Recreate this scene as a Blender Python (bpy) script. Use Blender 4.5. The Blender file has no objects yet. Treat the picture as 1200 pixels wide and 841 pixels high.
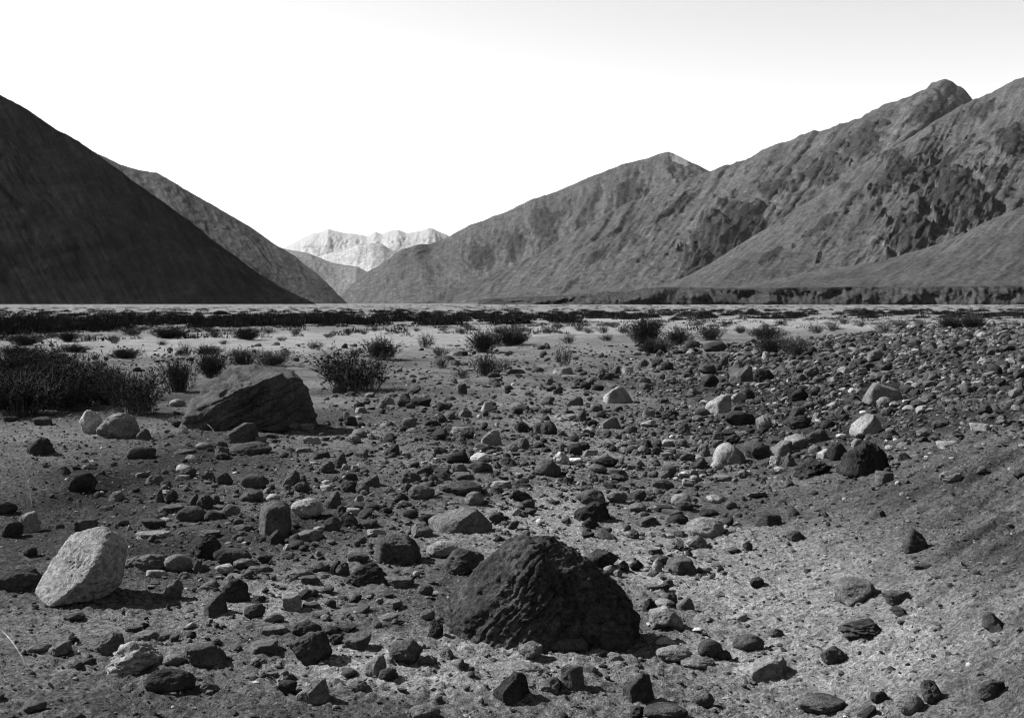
import bpy, bmesh, math, random
import numpy as np

# ------------------------------------------------------------------ camera, sky, sun, exposure
SC = bpy.context.scene
COL = SC.collection
F = 1287.0            # focal length in photograph pixels (photograph 1200 x 841)
CX, CY, HORIZ = 600.0, 420.5, 355.3
EYE = 1.6
PITCH = math.atan((CY - HORIZ) / F)

cam = bpy.data.cameras.new('camera')
camo = bpy.data.objects.new('camera', cam)
COL.objects.link(camo)
camo.location = (0, 0, EYE)
camo.rotation_euler = (math.pi / 2 - PITCH, 0, 0)
cam.sensor_fit = 'HORIZONTAL'
cam.sensor_width = 36.0
cam.lens = 36.0 * F / 1200.0
cam.clip_start = 0.05
cam.clip_end = 200000.0
SC.camera = camo

SUN_EL, SUN_AZ = 38.0, -68.0      # azimuth from the view direction (+Y), negative = left
world = bpy.data.worlds.new('World')
SC.world = world
world.use_nodes = True
wn = world.node_tree
bg = wn.nodes['Background']
sky = wn.nodes.new('ShaderNodeTexSky')
sky.sky_type = 'NISHITA'
sky.sun_disc = False
sky.sun_elevation = math.radians(SUN_EL)
sky.sun_rotation = math.radians(SUN_AZ)
sky.altitude = 3500.0
sky.air_density = 0.7
sky.dust_density = 0.5
sky.ozone_density = 1.0
sep = wn.nodes.new('ShaderNodeSeparateColor')      # a blue-sensitive plate: the sky's blue, in grey
cmb = wn.nodes.new('ShaderNodeCombineColor')
wn.links.new(sky.outputs['Color'], sep.inputs['Color'])
for i in range(3):
    wn.links.new(sep.outputs[2], cmb.inputs[i])
wn.links.new(cmb.outputs['Color'], bg.inputs['Color'])
bg.inputs['Strength'].default_value = 0.057

sun = bpy.data.lights.new('sun', 'SUN')
sun.energy = 5.0
sun.angle = math.radians(0.5)
sun.color = (1, 1, 1)
suno = bpy.data.objects.new('sun', sun)
COL.objects.link(suno)
sa, se = math.radians(SUN_AZ), math.radians(SUN_EL)
SUNV = np.array((math.sin(sa) * math.cos(se), math.cos(sa) * math.cos(se), math.sin(se)))
suno.rotation_euler = (math.pi / 2 - se, 0, -sa + math.pi)
SC.view_settings.view_transform = 'Standard'
SC.view_settings.look = 'None'
SC.view_settings.exposure = 2.05
SC.view_settings.gamma = 1.0
SC.view_settings.use_curve_mapping = False
SC.render.engine = 'CYCLES'
SC.cycles.use_denoising = True
SC.cycles.denoising_input_passes = 'RGB_ALBEDO_NORMAL'
SC.cycles.denoising_prefilter = 'ACCURATE'
SC.cycles.filter_width = 1.15
SC.cycles.max_bounces = 4
SC.cycles.diffuse_bounces = 3
SC.cycles.volume_bounces = 0

RNG = np.random.default_rng(7)
R = random.Random(11)

# ------------------------------------------------------------------ noise
_perm = np.random.default_rng(1).permutation(4096).astype(np.int64)
_g = np.random.default_rng(2).normal(size=(4096, 3))
_g /= np.linalg.norm(_g, axis=1)[:, None]

def pnoise(p):
    """gradient noise, p (n,3) -> about -1..1"""
    p = np.asarray(p, float)
    i = np.floor(p).astype(np.int64)
    f = p - i
    w = f * f * f * (f * (f * 6 - 15) + 10)
    out = np.zeros(len(p))
    for dx in (0, 1):
        wx = w[:, 0] if dx else 1 - w[:, 0]
        hx = _perm[(i[:, 0] + dx) & 4095]
        for dy in (0, 1):
            wy = w[:, 1] if dy else 1 - w[:, 1]
            hy = _perm[(hx + i[:, 1] + dy) & 4095]
            for dz in (0, 1):
                wz = w[:, 2] if dz else 1 - w[:, 2]
                g = _g[_perm[(hy + i[:, 2] + dz) & 4095]]
                d = g[:, 0] * (f[:, 0] - dx) + g[:, 1] * (f[:, 1] - dy) + g[:, 2] * (f[:, 2] - dz)
                out += wx * wy * wz * d
    return out * 1.5

def fbm(p, oct=4, lac=2.03, gain=0.5):
    p = np.asarray(p, float)
    a, s = 1.0, 0.0
    for k in range(oct):
        s = s + a * pnoise(p + 17.3 * k)
        p = p * lac
        a *= gain
    return s

def ridged(p, oct=4, gain=0.5):
    p = np.asarray(p, float)
    a, s, t = 1.0, 0.0, 0.0
    for k in range(oct):
        s = s + a * (1 - np.abs(pnoise(p + 31.7 * k)))
        t += a
        p = p * 2.07
        a *= gain
    return s / t

def smooth(a, b, x):
    t = np.clip((x - a) / (b - a), 0, 1)
    return t * t * (3 - 2 * t)

def xyz(x, y, z=0.0):
    x = np.asarray(x, float)
    return np.stack([x, np.broadcast_to(np.asarray(y, float), x.shape), np.broadcast_to(np.asarray(z, float), x.shape)], axis=-1)

# ------------------------------------------------------------------ the lie of the land
def bank_rise(x, y):
    """the soil bank that climbs on the right and carries the rubble field"""
    foot = 0.35 + 0.125 * y
    wid = 0.9 + 0.30 * y
    t = np.clip((x - foot) / wid, 0, 1.6)
    s = smooth(0, 1.0, t / 1.15)
    return 0.92 * s * (1 - smooth(40, 62, y)) * smooth(-6, 1, y)

def ground_base(x, y):
    x = np.asarray(x, float); y = np.asarray(y, float)
    r = np.hypot(x, y)
    z = bank_rise(x, y)
    fade = 1 - smooth(40, 110, r)
    n1 = pnoise(xyz(x * 0.23, y * 0.16, 3.0))
    n2 = pnoise(xyz(x * 0.7, y * 0.55, 9.0))
    z = z + fade * (0.085 * n1 + 0.035 * n2) * smooth(1.0, 4.0, r)
    return z

def ground_h(x, y, fine=True):
    x = np.asarray(x, float); y = np.asarray(y, float)
    z = ground_base(x, y)
    if fine:
        r = np.hypot(x, y)
        m = r < 60
        xx, yy = x[m], y[m]
        bk = smooth(0.15, 0.6, bank_rise(xx, yy)) * (1 - smooth(9, 14, yy))
        d = 0.016 * pnoise(xyz(xx * 2.6, yy * 2.2, 1.0)) + 0.012 * pnoise(xyz(xx * 6.1, yy * 5.5, 5.0))
        d += 0.020 * np.abs(pnoise(xyz(xx * 12.0, yy * 11.0, 8.0))) + 0.011 * pnoise(xyz(xx * 27, yy * 25, 2.0))
        d += 0.007 * pnoise(xyz(xx * 60, yy * 55, 4.0))
        # wash rills running down the bank, towards the left and the viewer
        a = math.radians(38)
        al = xx * math.cos(a) + yy * math.sin(a)
        ac = -xx * math.sin(a) + yy * math.cos(a)
        d += 1.7 * bk * (0.030 * pnoise(xyz(al * 0.9, ac * 3.2, 12.0)) - 0.022 * (1 - np.abs(pnoise(xyz(al * 1.4, ac * 6.5, 14.0)))) ** 3
                   + 0.014 * pnoise(xyz(al * 4.0, ac * 9.0, 21.0)))
        z = z.copy()
        z[m] += d
    return z

def ray(px, py):
    xc, yc = (px - CX) / F, (CY - py) / F
    c, s = math.cos(PITCH), math.sin(PITCH)
    d = np.array((xc, c + yc * s, -s + yc * c))
    return d

def at_dist(px, py, dist):
    """point seen at a pixel of the photograph at a ground distance"""
    d = ray(px, py)
    k = dist / d[1]
    return np.array((d[0] * k, d[1] * k, EYE + d[2] * k))

def project(x, y, z):
    c, s = math.cos(PITCH), math.sin(PITCH)
    zc = y * c - (z - EYE) * s
    yc = y * s + (z - EYE) * c
    return CX + F * x / zc, CY - F * yc / zc, zc

_cache_t = np.concatenate([np.arange(2.5, 30, 0.04), np.arange(30, 400, 0.5)])
def on_ground(px, py):
    d = ray(px, max(py, HORIZ + 1.2))
    t = _cache_t / d[1]
    x, y, z = d[0] * t, d[1] * t, EYE + d[2] * t
    g = ground_base(x, y)
    k = np.argmax(z < g)
    if not (z < g).any():
        k = len(t) - 1
    return float(x[k]), float(y[k]), float(g[k])

# ------------------------------------------------------------------ materials
def new_mat(name):
    m = bpy.data.materials.new(name)
    m.use_nodes = True
    nt = m.node_tree
    b = nt.nodes['Principled BSDF']
    b.inputs['Roughness'].default_value = 1.0
    b.inputs['Specular IOR Level'].default_value = 0.0
    return m, nt, b

def N(nt, t, **kw):
    n = nt.nodes.new(t)
    for k, v in kw.items():
        setattr(n, k, v)
    return n

def noise(nt, coord, scale, detail=4, rough=0.6, dist=0.0):
    n = N(nt, 'ShaderNodeTexNoise')
    n.inputs['Scale'].default_value = scale
    n.inputs['Detail'].default_value = detail
    n.inputs['Roughness'].default_value = rough
    n.inputs['Distortion'].default_value = dist
    nt.links.new(coord, n.inputs['Vector'])
    return n.outputs['Fac']

def math_(nt, op, a, b=None, clamp=False):
    n = N(nt, 'ShaderNodeMath', operation=op)
    n.use_clamp = clamp
    for i, v in enumerate((a, b)):
        if v is None:
            continue
        if isinstance(v, (int, float)):
            n.inputs[i].default_value = v
        else:
            nt.links.new(v, n.inputs[i])
    return n.outputs[0]

def remap(nt, v, a, b, c, d):
    n = N(nt, 'ShaderNodeMapRange')
    n.inputs['From Min'].default_value = a
    n.inputs['From Max'].default_value = b
    n.inputs['To Min'].default_value = c
    n.inputs['To Max'].default_value = d
    nt.links.new(v, n.inputs['Value'])
    return n.outputs['Result']

def mixf(nt, fac, a, b):
    n = N(nt, 'ShaderNodeMix', data_type='FLOAT')
    for i, v in ((0, fac), (2, a), (3, b)):
        if isinstance(v, (int, float)):
            n.inputs[i].default_value = v
        else:
            nt.links.new(v, n.inputs[i])
    return n.outputs[0]

def grey(nt, b, v):
    c = N(nt, 'ShaderNodeCombineColor')
    for i in range(3):
        nt.links.new(v, c.inputs[i])
    nt.links.new(c.outputs[0], b.inputs['Base Color'])

def bump(nt, b, h, strength, dist):
    n = N(nt, 'ShaderNodeBump')
    n.inputs['Strength'].default_value = strength
    n.inputs['Distance'].default_value = dist
    nt.links.new(h, n.inputs['Height'])
    nt.links.new(n.outputs[0], b.inputs['Normal'])

def rock_material(name, base, var=0.45, speck=0.5, veins=0.0, scale=1.0):
    m, nt, b = new_mat(name)
    tc = N(nt, 'ShaderNodeTexCoord').outputs['Object']
    oi = N(nt, 'ShaderNodeObjectInfo').outputs['Random']
    ad = N(nt, 'ShaderNodeVectorMath', operation='ADD')
    cx = N(nt, 'ShaderNodeCombineXYZ')
    r10 = math_(nt, 'MULTIPLY', oi, 40.0)
    nt.links.new(r10, cx.inputs[0]); nt.links.new(r10, cx.inputs[1])
    nt.links.new(tc, ad.inputs[0]); nt.links.new(cx.outputs[0], ad.inputs[1])
    co = ad.outputs[0]
    a = noise(nt, co, 5 * scale, 5, 0.65, 0.4)
    c = noise(nt, co, 38 * scale, 4, 0.7)
    f = noise(nt, co, 140 * scale, 3, 0.7)
    v = remap(nt, a, 0.3, 0.7, base * (1 - var), base * (1 + var))
    v = math_(nt, 'MULTIPLY', v, remap(nt, c, 0.34, 0.66, 1 - speck * 0.75, 1 + speck * 0.75))
    v = math_(nt, 'MULTIPLY', v, remap(nt, f, 0.35, 0.65, 0.75, 1.25))
    v = math_(nt, 'MULTIPLY', v, remap(nt, oi, 0, 1, 0.75, 1.3))
    if veins:
        w = N(nt, 'ShaderNodeTexWave', wave_type='BANDS', bands_direction='Z')
        w.inputs['Scale'].default_value = 6.0
        w.inputs['Distortion'].default_value = 5.0
        w.inputs['Detail'].default_value = 3
        nt.links.new(co, w.inputs['Vector'])
        v = math_(nt, 'MULTIPLY', v, remap(nt, w.outputs['Fac'], 0.75, 1.0, 1.0, 1 + veins))
    grey(nt, b, v)
    h = math_(nt, 'ADD', math_(nt, 'MULTIPLY', c, 0.7), math_(nt, 'MULTIPLY', f, 0.35))
    bump(nt, b, h, 0.9, 0.03)
    return m

M = {
    'k': rock_material('shade_black_rock', 0.022),  # near-black: the shaded sides of stones put into their colour
    'd': rock_material('dark_rock', 0.036),
    'g': rock_material('grey_rock', 0.060),
    'p': rock_material('pale_rock', 0.092, 0.45),
    'w': rock_material('white_rock', 0.15, 0.3),
    'hero_dark': rock_material('dark_schist', 0.023, 0.6, 0.8),
    'hero_wedge': rock_material('banded_schist', 0.052, 0.5, 0.6),
    'hero_pale': rock_material('pitted_granite', 0.10, 0.25, 0.7),
}

def soil_material():
    m, nt, b = new_mat('river_silt')
    tc = N(nt, 'ShaderNodeTexCoord').outputs['Object']
    pale = N(nt, 'ShaderNodeAttribute', attribute_name='pale').outputs['Fac']
    a = noise(nt, tc, 0.9, 5, 0.62, 0.6)
    c = noise(nt, tc, 9, 6, 0.72)
    f = noise(nt, tc, 70, 4, 0.75)
    g = noise(nt, tc, 260, 2, 0.7)
    e = noise(nt, tc, 26, 3, 0.8)
    base = mixf(nt, pale, 0.010, 0.135)
    v = math_(nt, 'MULTIPLY', base, remap(nt, a, 0.3, 0.7, 0.72, 1.3))
    v = math_(nt, 'MULTIPLY', v, remap(nt, c, 0.3, 0.7, 0.62, 1.4))
    v = math_(nt, 'MULTIPLY', v, remap(nt, f, 0.33, 0.67, 0.5, 1.6))
    v = math_(nt, 'MULTIPLY', v, remap(nt, g, 0.33, 0.67, 0.7, 1.3))
    v = math_(nt, 'MULTIPLY', v, remap(nt, e, 0.36, 0.64, 0.55, 1.5))
    grey(nt, b, v)
    h = math_(nt, 'ADD', math_(nt, 'MULTIPLY', f, 1.0), math_(nt, 'MULTIPLY', c, 0.8))
    h = math_(nt, 'ADD', h, math_(nt, 'MULTIPLY', g, 0.3))
    h = math_(nt, 'ADD', h, math_(nt, 'MULTIPLY', e, 0.9))
    bump(nt, b, h, 1.0, 0.045)
    return m

def stone_material():
    m, nt, b = new_mat('mixed_stones')
    tc = N(nt, 'ShaderNodeTexCoord').outputs['Object']
    tone = N(nt, 'ShaderNodeAttribute', attribute_name='tone').outputs['Fac']
    c = noise(nt, tc, 45, 4, 0.7)
    f = noise(nt, tc, 170, 2, 0.7)
    v = math_(nt, 'MULTIPLY', tone, remap(nt, c, 0.3, 0.7, 0.6, 1.4))
    v = math_(nt, 'MULTIPLY', v, remap(nt, f, 0.35, 0.65, 0.75, 1.25))
    grey(nt, b, v)
    bump(nt, b, c, 0.6, 0.015)
    return m

def mountain_material(name, base, scale, streak=0.35):
    """bare scree: grey grain and streaks lying down the slope, darker outcrops, snow where the snow lies"""
    m, nt, b = new_mat(name)
    tc = N(nt, 'ShaderNodeTexCoord').outputs['Object']
    uv = N(nt, 'ShaderNodeUVMap', uv_map='slope').outputs['UV']
    rk = N(nt, 'ShaderNodeAttribute', attribute_name='rock').outputs['Fac']
    sn = N(nt, 'ShaderNodeAttribute', attribute_name='snow').outputs['Fac']
    a = noise(nt, tc, 1 / scale, 6, 0.65, 0.3)
    f = noise(nt, tc, 14 / scale, 5, 0.75)
    s = noise(nt, uv, 1.0, 6, 0.7)
    f2 = noise(nt, tc, 32 / scale, 7, 0.85)
    vo = noise(nt, tc, 30 / scale, 6, 0.85, 1.2)
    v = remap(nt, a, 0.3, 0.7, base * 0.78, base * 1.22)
    v = math_(nt, 'MULTIPLY', v, remap(nt, s, 0.3, 0.7, 1 - streak, 1 + streak))
    v = math_(nt, 'MULTIPLY', v, remap(nt, f, 0.34, 0.66, 0.62, 1.4))
    v = math_(nt, 'MULTIPLY', v, mixf(nt, rk, 1.06, 0.42))
    v = math_(nt, 'MULTIPLY', v, remap(nt, f2, 0.35, 0.65, 0.5, 1.5))
    v = math_(nt, 'MULTIPLY', v, mixf(nt, rk, 1.0, remap(nt, vo, 0.36, 0.62, 0.35, 1.75)))
    sm = math_(nt, 'ADD', sn, remap(nt, f, 0.3, 0.7, -0.28, 0.28))
    sm = remap(nt, sm, 0.45, 0.55, 0.0, 1.0)
    v = mixf(nt, sm, v, 0.145)
    grey(nt, b, v)
    bump(nt, b, math_(nt, 'ADD', f, math_(nt, 'MULTIPLY', f2, 0.45)), 0.8, scale * 0.014)
    return m

def plant_material(name, base):
    m, nt, b = new_mat(name)
    tc = N(nt, 'ShaderNodeTexCoord').outputs['Object']
    a = noise(nt, tc, 7, 3, 0.6)
    c = noise(nt, tc, 60, 2, 0.6)
    v = remap(nt, a, 0.3, 0.7, base * 0.6, base * 1.4)
    v = math_(nt, 'MULTIPLY', v, remap(nt, c, 0.3, 0.7, 0.6, 1.4))
    grey(nt, b, v)
    return m

MAT_SOIL = soil_material()
MAT_STONES = stone_material()
MAT_TWIG = plant_material('twig_bark', 0.055)
MAT_LEAF = plant_material('shrub_leaves', 0.013)
MAT_SCRUB = plant_material('far_scrub_leaves', 0.010)
MAT_STRAW = plant_material('dry_straw', 0.30)

# ------------------------------------------------------------------ mesh helpers
def mesh_from(name, v, faces=None, quads=None, tris=None, mat=None, smooth_=False):
    me = bpy.data.meshes.new(name)
    if faces is not None:
        me.from_pydata([tuple(p) for p in v], [], faces)
    else:
        idx = quads if quads is not None else tris
        n = idx.shape[1]
        me.vertices.add(len(v))
        me.vertices.foreach_set('co', np.ascontiguousarray(v, dtype=np.float32).ravel())
        me.loops.add(idx.size)
        me.loops.foreach_set('vertex_index', np.ascontiguousarray(idx, dtype=np.int32).ravel())
        me.polygons.add(len(idx))
        me.polygons.foreach_set('loop_start', np.arange(0, idx.size, n, dtype=np.int32))
        me.polygons.foreach_set('loop_total', np.full(len(idx), n, dtype=np.int32))
        me.update(calc_edges=True)
    if mat:
        me.materials.append(mat)
    me.polygons.foreach_set('use_smooth', np.full(len(me.polygons), bool(smooth_)))
    me.validate()
    return me

def attr(me, name, vals):
    a = me.attributes.new(name, 'FLOAT', 'POINT')
    a.data.foreach_set('value', np.ascontiguousarray(vals, dtype=np.float32))

def put(name, me, kind=None, label=None, cat=None, group=None, parent=None, loc=(0, 0, 0), rz=0.0):
    o = bpy.data.objects.new(name, me)
    COL.objects.link(o)
    o.location = loc
    o.rotation_euler = (0, 0, rz)
    if parent: o.parent = parent
    if kind: o['kind'] = kind
    if label: o['label'] = label
    if cat: o['category'] = cat
    if group: o['group'] = group
    return o

def grid_quads(nr, nc):
    i = np.arange(nr - 1)[:, None] * nc + np.arange(nc - 1)[None, :]
    return np.stack([i, i + 1, i + nc + 1, i + nc], axis=-1).reshape(-1, 4)

_ico = {}
def ico(level):
    if level not in _ico:
        bm = bmesh.new()
        bmesh.ops.create_icosphere(bm, subdivisions=level, radius=1.0)
        v = np.array([x.co[:] for x in bm.verts])
        v /= np.linalg.norm(v, axis=1)[:, None]
        f = np.array([[a.index for a in x.verts] for x in bm.faces])
        bm.free()
        _ico[level] = (v, f)
    return _ico[level]

# ------------------------------------------------------------------ ground
def gauss(x, y, cx, cy, sx, sy, rot=0.0):
    c, s = math.cos(rot), math.sin(rot)
    dx, dy = x - cx, y - cy
    u, v = dx * c + dy * s, -dx * s + dy * c
    return np.exp(-(u / sx) ** 2 - (v / sy) ** 2)

# pale silt lies in these places (seen pixel, half sizes in metres, strength)
PALE = [(870, 690, 0.55, 0.9, 0.75), (800, 640, 0.5, 1.0, 0.35), (960, 730, 0.6, 0.5, 0.55), (1040, 780, 0.7, 0.5, 0.5), (560, 780, 0.45, 0.35, 0.75),
        (450, 780, 0.35, 0.3, 0.7), (690, 500, 1.2, 2.5, 0.35), (740, 540, 0.9, 1.6, 0.3), (640, 470, 2.0, 3.0, 0.25), (440, 400, 5, 9, 0.45),
        (560, 390, 6, 8, 0.3), (350, 395, 7, 9, 0.55), (180, 398, 6, 4, 0.75), (230, 410, 5, 5, 0.4), (700, 385, 8, 10, 0.45), (950, 382, 10, 10, 0.45),
        (800, 375, 20, 14, 0.45), (300, 470, 0.9, 1.5, 0.1), (820, 770, 0.4, 0.3, 0.35), (900, 640, 0.5, 0.7, 0.3), (1000, 640, 0.5, 0.7, 0.2),
        (640, 620, 0.6, 1.2, 0.25), (560, 600, 0.8, 1.4, 0.15), (340, 700, 0.3, 0.5, 0.35), (260, 705, 0.5, 0.4, 0.2), (90, 735, 0.5, 0.3, 0.15)]
DARK = [(130, 600, 1.6, 4.0, 0.16), (1150, 430, 6.0, 8.0, 0.12), (980, 460, 4.0, 7.0, 0.2), (1180, 600, 0.9, 2.0, 0.22), (30, 470, 1.6, 4.0, 0.5), (60, 560, 0.9, 2.0, 0.12), (1180, 640, 0.5, 1.0, 0.25), (1190, 760, 0.4, 0.5, 0.2), (1100, 440, 3.5, 5.0, 0.1),  # right-edge entries put the lens vignette into the soil colour
        (200, 830, 0.8, 0.3, 0.2)]

def build_ground():
    d1 = EYE * F / (np.arange(905, 357.0, -1.25) - HORIZ)
    r = np.concatenate([[0.02, 0.8, 1.6, 2.3], d1[d1 > 2.8], np.geomspace(d1[-1] * 1.3, 90000, 28)])
    fine = np.radians(np.arange(-29, 29.01, 0.105))
    left = np.radians(np.arange(-180, -29, 4.0))
    right = np.radians(np.arange(33, 180.1, 4.0))
    th = np.concatenate([left, fine, right])
    th[-1] = math.pi
    rr, tt = np.meshgrid(r, th, indexing='ij')
    x, y = (rr * np.sin(tt)).ravel(), (rr * np.cos(tt)).ravel()
    z = ground_h(x, y)
    me = mesh_from('ground', np.stack([x, y, z], -1), quads=grid_quads(len(r), len(th))[:, ::-1], mat=MAT_SOIL, smooth_=True)
    rad = np.hypot(x, y)
    p = np.full(len(x), 0.41)
    p += 0.16 * smooth(12, 45, rad)
    for lst, sg in ((PALE, 1), (DARK, -1)):
        for px, py, sx, sy, k in lst:
            gx, gy, _ = on_ground(px, py)
            p += sg * k * (1.15 if sg > 0 else 1) * gauss(x, y, gx, gy, sx, sy)
    p -= 0.08 * smooth(200, 500, rad)
    n = fbm(xyz(x * 0.5, y * 0.35, 2.2), 3)
    p += 0.27 * n
    a = math.radians(38)
    bk = smooth(0.1, 0.5, bank_rise(x, y)) * (1 - smooth(9, 14, y)) * (rad < 20)
    p += bk * 0.26 * fbm(xyz((x * math.cos(a) + y * math.sin(a)) * 1.1, (-x * math.sin(a) + y * math.cos(a)) * 4.5, 6.0), 3)
    attr(me, 'pale', np.clip(p, 0.0, 1.15))
    put('ground', me, kind='structure')
build_ground()

# ------------------------------------------------------------------ mountains
def resample(pts, n):
    pts = np.asarray(pts, float)
    t = np.concatenate([[0], np.cumsum(np.hypot(np.diff(pts[:, 0]), np.diff(pts[:, 1])) + 1e-6)])
    t /= t[-1]
    u = np.linspace(0, 1, n)
    return np.stack([np.interp(u, t, pts[:, k]) for k in range(pts.shape[1])], -1)

def mountain(name, crest, foot, nu, nv, mat, back=0.8, seed=0.0, gully=0.05, gfreq=14, rough=0.02, jag=0.0, concave=1.15,
             crags=(), snow=None, lean=0.0, scale=400.0, rockiness=0.0, sfreq=40, outcrop=0.3, fall=(-0.6, 0.8)):
    """crest, foot: lists of (pixel x, pixel y, distance) seen in the photograph, joined by a slope cut by gullies; the far side falls away behind"""
    C = resample(crest, nu)
    jn = fbm(xyz(C[:, 0] / 26.0, seed, 0.5), 3) + 0.9 * fbm(xyz(C[:, 0] / 8.0, seed, 4.5), 3)
    C[:, 1] += jag * jn
    Ft = resample(foot, nu)
    # spread the foot so that gullies lean the way the slope falls
    c3 = np.array([at_dist(*c) for c in C])
    f3 = np.array([at_dist(*c) for c in Ft])
    nb = max(6, nv // 6)
    vs = np.concatenate([-np.linspace(1, 0, nb, endpoint=False), np.linspace(0, 1, nv) ** 1.0])
    V, U = np.meshgrid(vs, np.linspace(0, 1, nu), indexing='ij')
    cc, ff = np.broadcast_to(c3, V.shape + (3,)), np.broadcast_to(f3, V.shape + (3,))
    bb = cc.copy()
    hgt = (cc[..., 2] - np.minimum(ff[..., 2], 0))
    view = cc[..., :2] / np.linalg.norm(cc[..., :2], axis=-1)[..., None]
    bb[..., :2] = cc[..., :2] + view * (hgt * 1.7 * back + 50)[..., None]
    bb[..., 2] = -20
    vf = np.clip(V, 0, 1)[..., None]
    vb = np.clip(-V, 0, 1)[..., None]
    P = cc * (1 - vf) + ff * vf
    prof = (1 - vf[..., 0]) ** concave
    P[..., 2] = ff[..., 2] + (cc[..., 2] - ff[..., 2]) * prof
    isb = V < 0
    P[isb] = (cc * (1 - vb) + bb * vb)[isb]
    H = (cc[..., 2] - ff[..., 2])
    Hm = float(H.max())
    length = float(np.linalg.norm(c3[-1] - c3[0]))
    arc = np.concatenate([[0], np.cumsum(np.linalg.norm(np.diff((c3 + f3) / 2, axis=0), axis=1))])
    s = np.broadcast_to(arc / Hm, V.shape)          # along the range, in heights
    flat = lambda a: a.reshape(-1)
    S, VV = flat(s), flat(np.abs(V))
    w = 0.12 * fbm(np.stack([S * 3, VV * 3, np.full_like(S, seed)], -1), 3)
    rg = ridged(np.stack([(S + lean * VV + w) * gfreq / 4, VV * 1.1 + w, np.full_like(S, seed + 3)], -1), 5, 0.55)
    big = fbm(np.stack([S * gfreq / 14 + lean * VV * gfreq / 14, VV * 1.0, np.full_like(S, seed + 8)], -1), 3)
    fine = fbm(P.reshape(-1, 3) / (Hm * 0.05) + seed, 5, gain=0.72)
    env = flat(np.sin(np.pi * np.clip(np.abs(V), 0, 1) ** 0.75)) * np.where(flat(isb), 0.5, 1)
    envt = smooth(0.0, 0.10, VV) * (1 - smooth(0.9, 1.0, VV))
    Hf = flat(H)
    tv = np.gradient(P, axis=0)
    tu = np.gradient(P, axis=1)
    nrm = np.cross(tu, tv).reshape(-1, 3)
    nrm /= (np.linalg.norm(nrm, axis=1)[:, None] + 1e-9)
    nrm *= np.sign(nrm[:, 2:3] + 1e-9)
    disp = Hf * (gully * (rg - 0.72) * env + gully * 0.9 * big * env * envt + rough * fine * envt * 0.55)
    px, py, _ = project(P[..., 0].ravel(), P[..., 1].ravel(), P[..., 2].ravel())
    fx, fy = fall
    al, ac = (px * fx + py * fy), (-px * fy + py * fx)
    rock = np.clip(outcrop * (fbm(np.stack([ac / 34, al / 80, np.full_like(S, seed + 5)], -1), 5, gain=.62) - 0.22) * 2.6 + rockiness, 0, 1) * envt
    spk = fbm(np.stack([ac / 8, al / 22, np.full_like(S, seed + 25)], -1), 4, gain=.65)
    rock = np.maximum(rock * .5, smooth(.5, .85, spk + .5 * rock - .1) * min(1, 2.2 * outcrop) * envt)
    g2 = ridged(np.stack([ac / 15.0 + .3 * fbm(np.stack([px / 40, py / 40, np.full_like(S, seed)], -1), 2), al / 110.0, np.full_like(S, seed + 45)], -1), 5, 0.62)
    disp += Hf * 0.011 * (g2 - 0.75) * envt
    rib = 1 - np.abs(pnoise(np.stack([ac / 20.0 + .35 * fbm(np.stack([px / 25, py / 25, np.full_like(S, seed)], -1), 3), al / 150.0, np.full_like(S, seed + 65)], -1)))
    rib = smooth(.86, .98, rib) * smooth(.05, .5, fbm(np.stack([ac / 30, al / 50, np.full_like(S, seed + 75)], -1), 3)) * envt * min(1, 2 * outcrop)
    disp += Hf * 0.010 * rib * (0.6 + 0.8 * spk)
    rock = np.maximum(rock, .9 * rib)
    disp += Hf * 0.011 * rock * (ridged(P.reshape(-1, 3) / (Hm * 0.06) * np.array((1, 1, 0.8)) + seed, 5, 0.65) - 0.5) * envt
    for (gx, gy, rx, ry, rot, amp) in crags:
        g = gauss(px, py, gx, gy, rx, ry, math.radians(rot))
        g = np.clip(g * 1.5 + 0.75 * fbm(np.stack([ac / 9, al / 20, np.full_like(px, seed)], -1), 5, gain=.65) * (g > 0.03) - 0.3, 0, 1)
        g = smooth(0.15, 0.45, g) * (VV > 0.02)
        rr = ridged(np.stack([ac / 9.0, al / 15.0, np.full_like(px, seed + 9)], -1), 5, 0.68)
        r2 = ridged(np.stack([px / 4.5, py / 5.0, np.full_like(px, seed + 19)], -1), 3, 0.6)
        disp += amp * g * (0.10 + 0.34 * (rr - 0.6) + 0.10 * (r2 - 0.6))
        rock = np.maximum(rock, g)
    Q = P.reshape(-1, 3) + nrm * disp[:, None]
    me = mesh_from(name, Q, quads=grid_quads(len(vs), nu)[:, ::-1], mat=mat, smooth_=True)
    sn = np.zeros(len(Q))
    if snow is not None:
        sn = snow(px, py, VV, S, Q, Hm)
    attr(me, 'rock', rock)
    attr(me, 'snow', sn)
    uv = me.uv_layers.new(name='slope')
    li = np.empty(len(me.loops), dtype=np.int32)
    me.loops.foreach_get('vertex_index', li)
    uvv = np.stack([(S + lean * VV) * sfreq * 2.2, VV * 4.0 + seed], -1)[li]
    uv.data.foreach_set('uv', uvv.astype(np.float32).ravel())
    return put(name, me, kind='structure')

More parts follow.
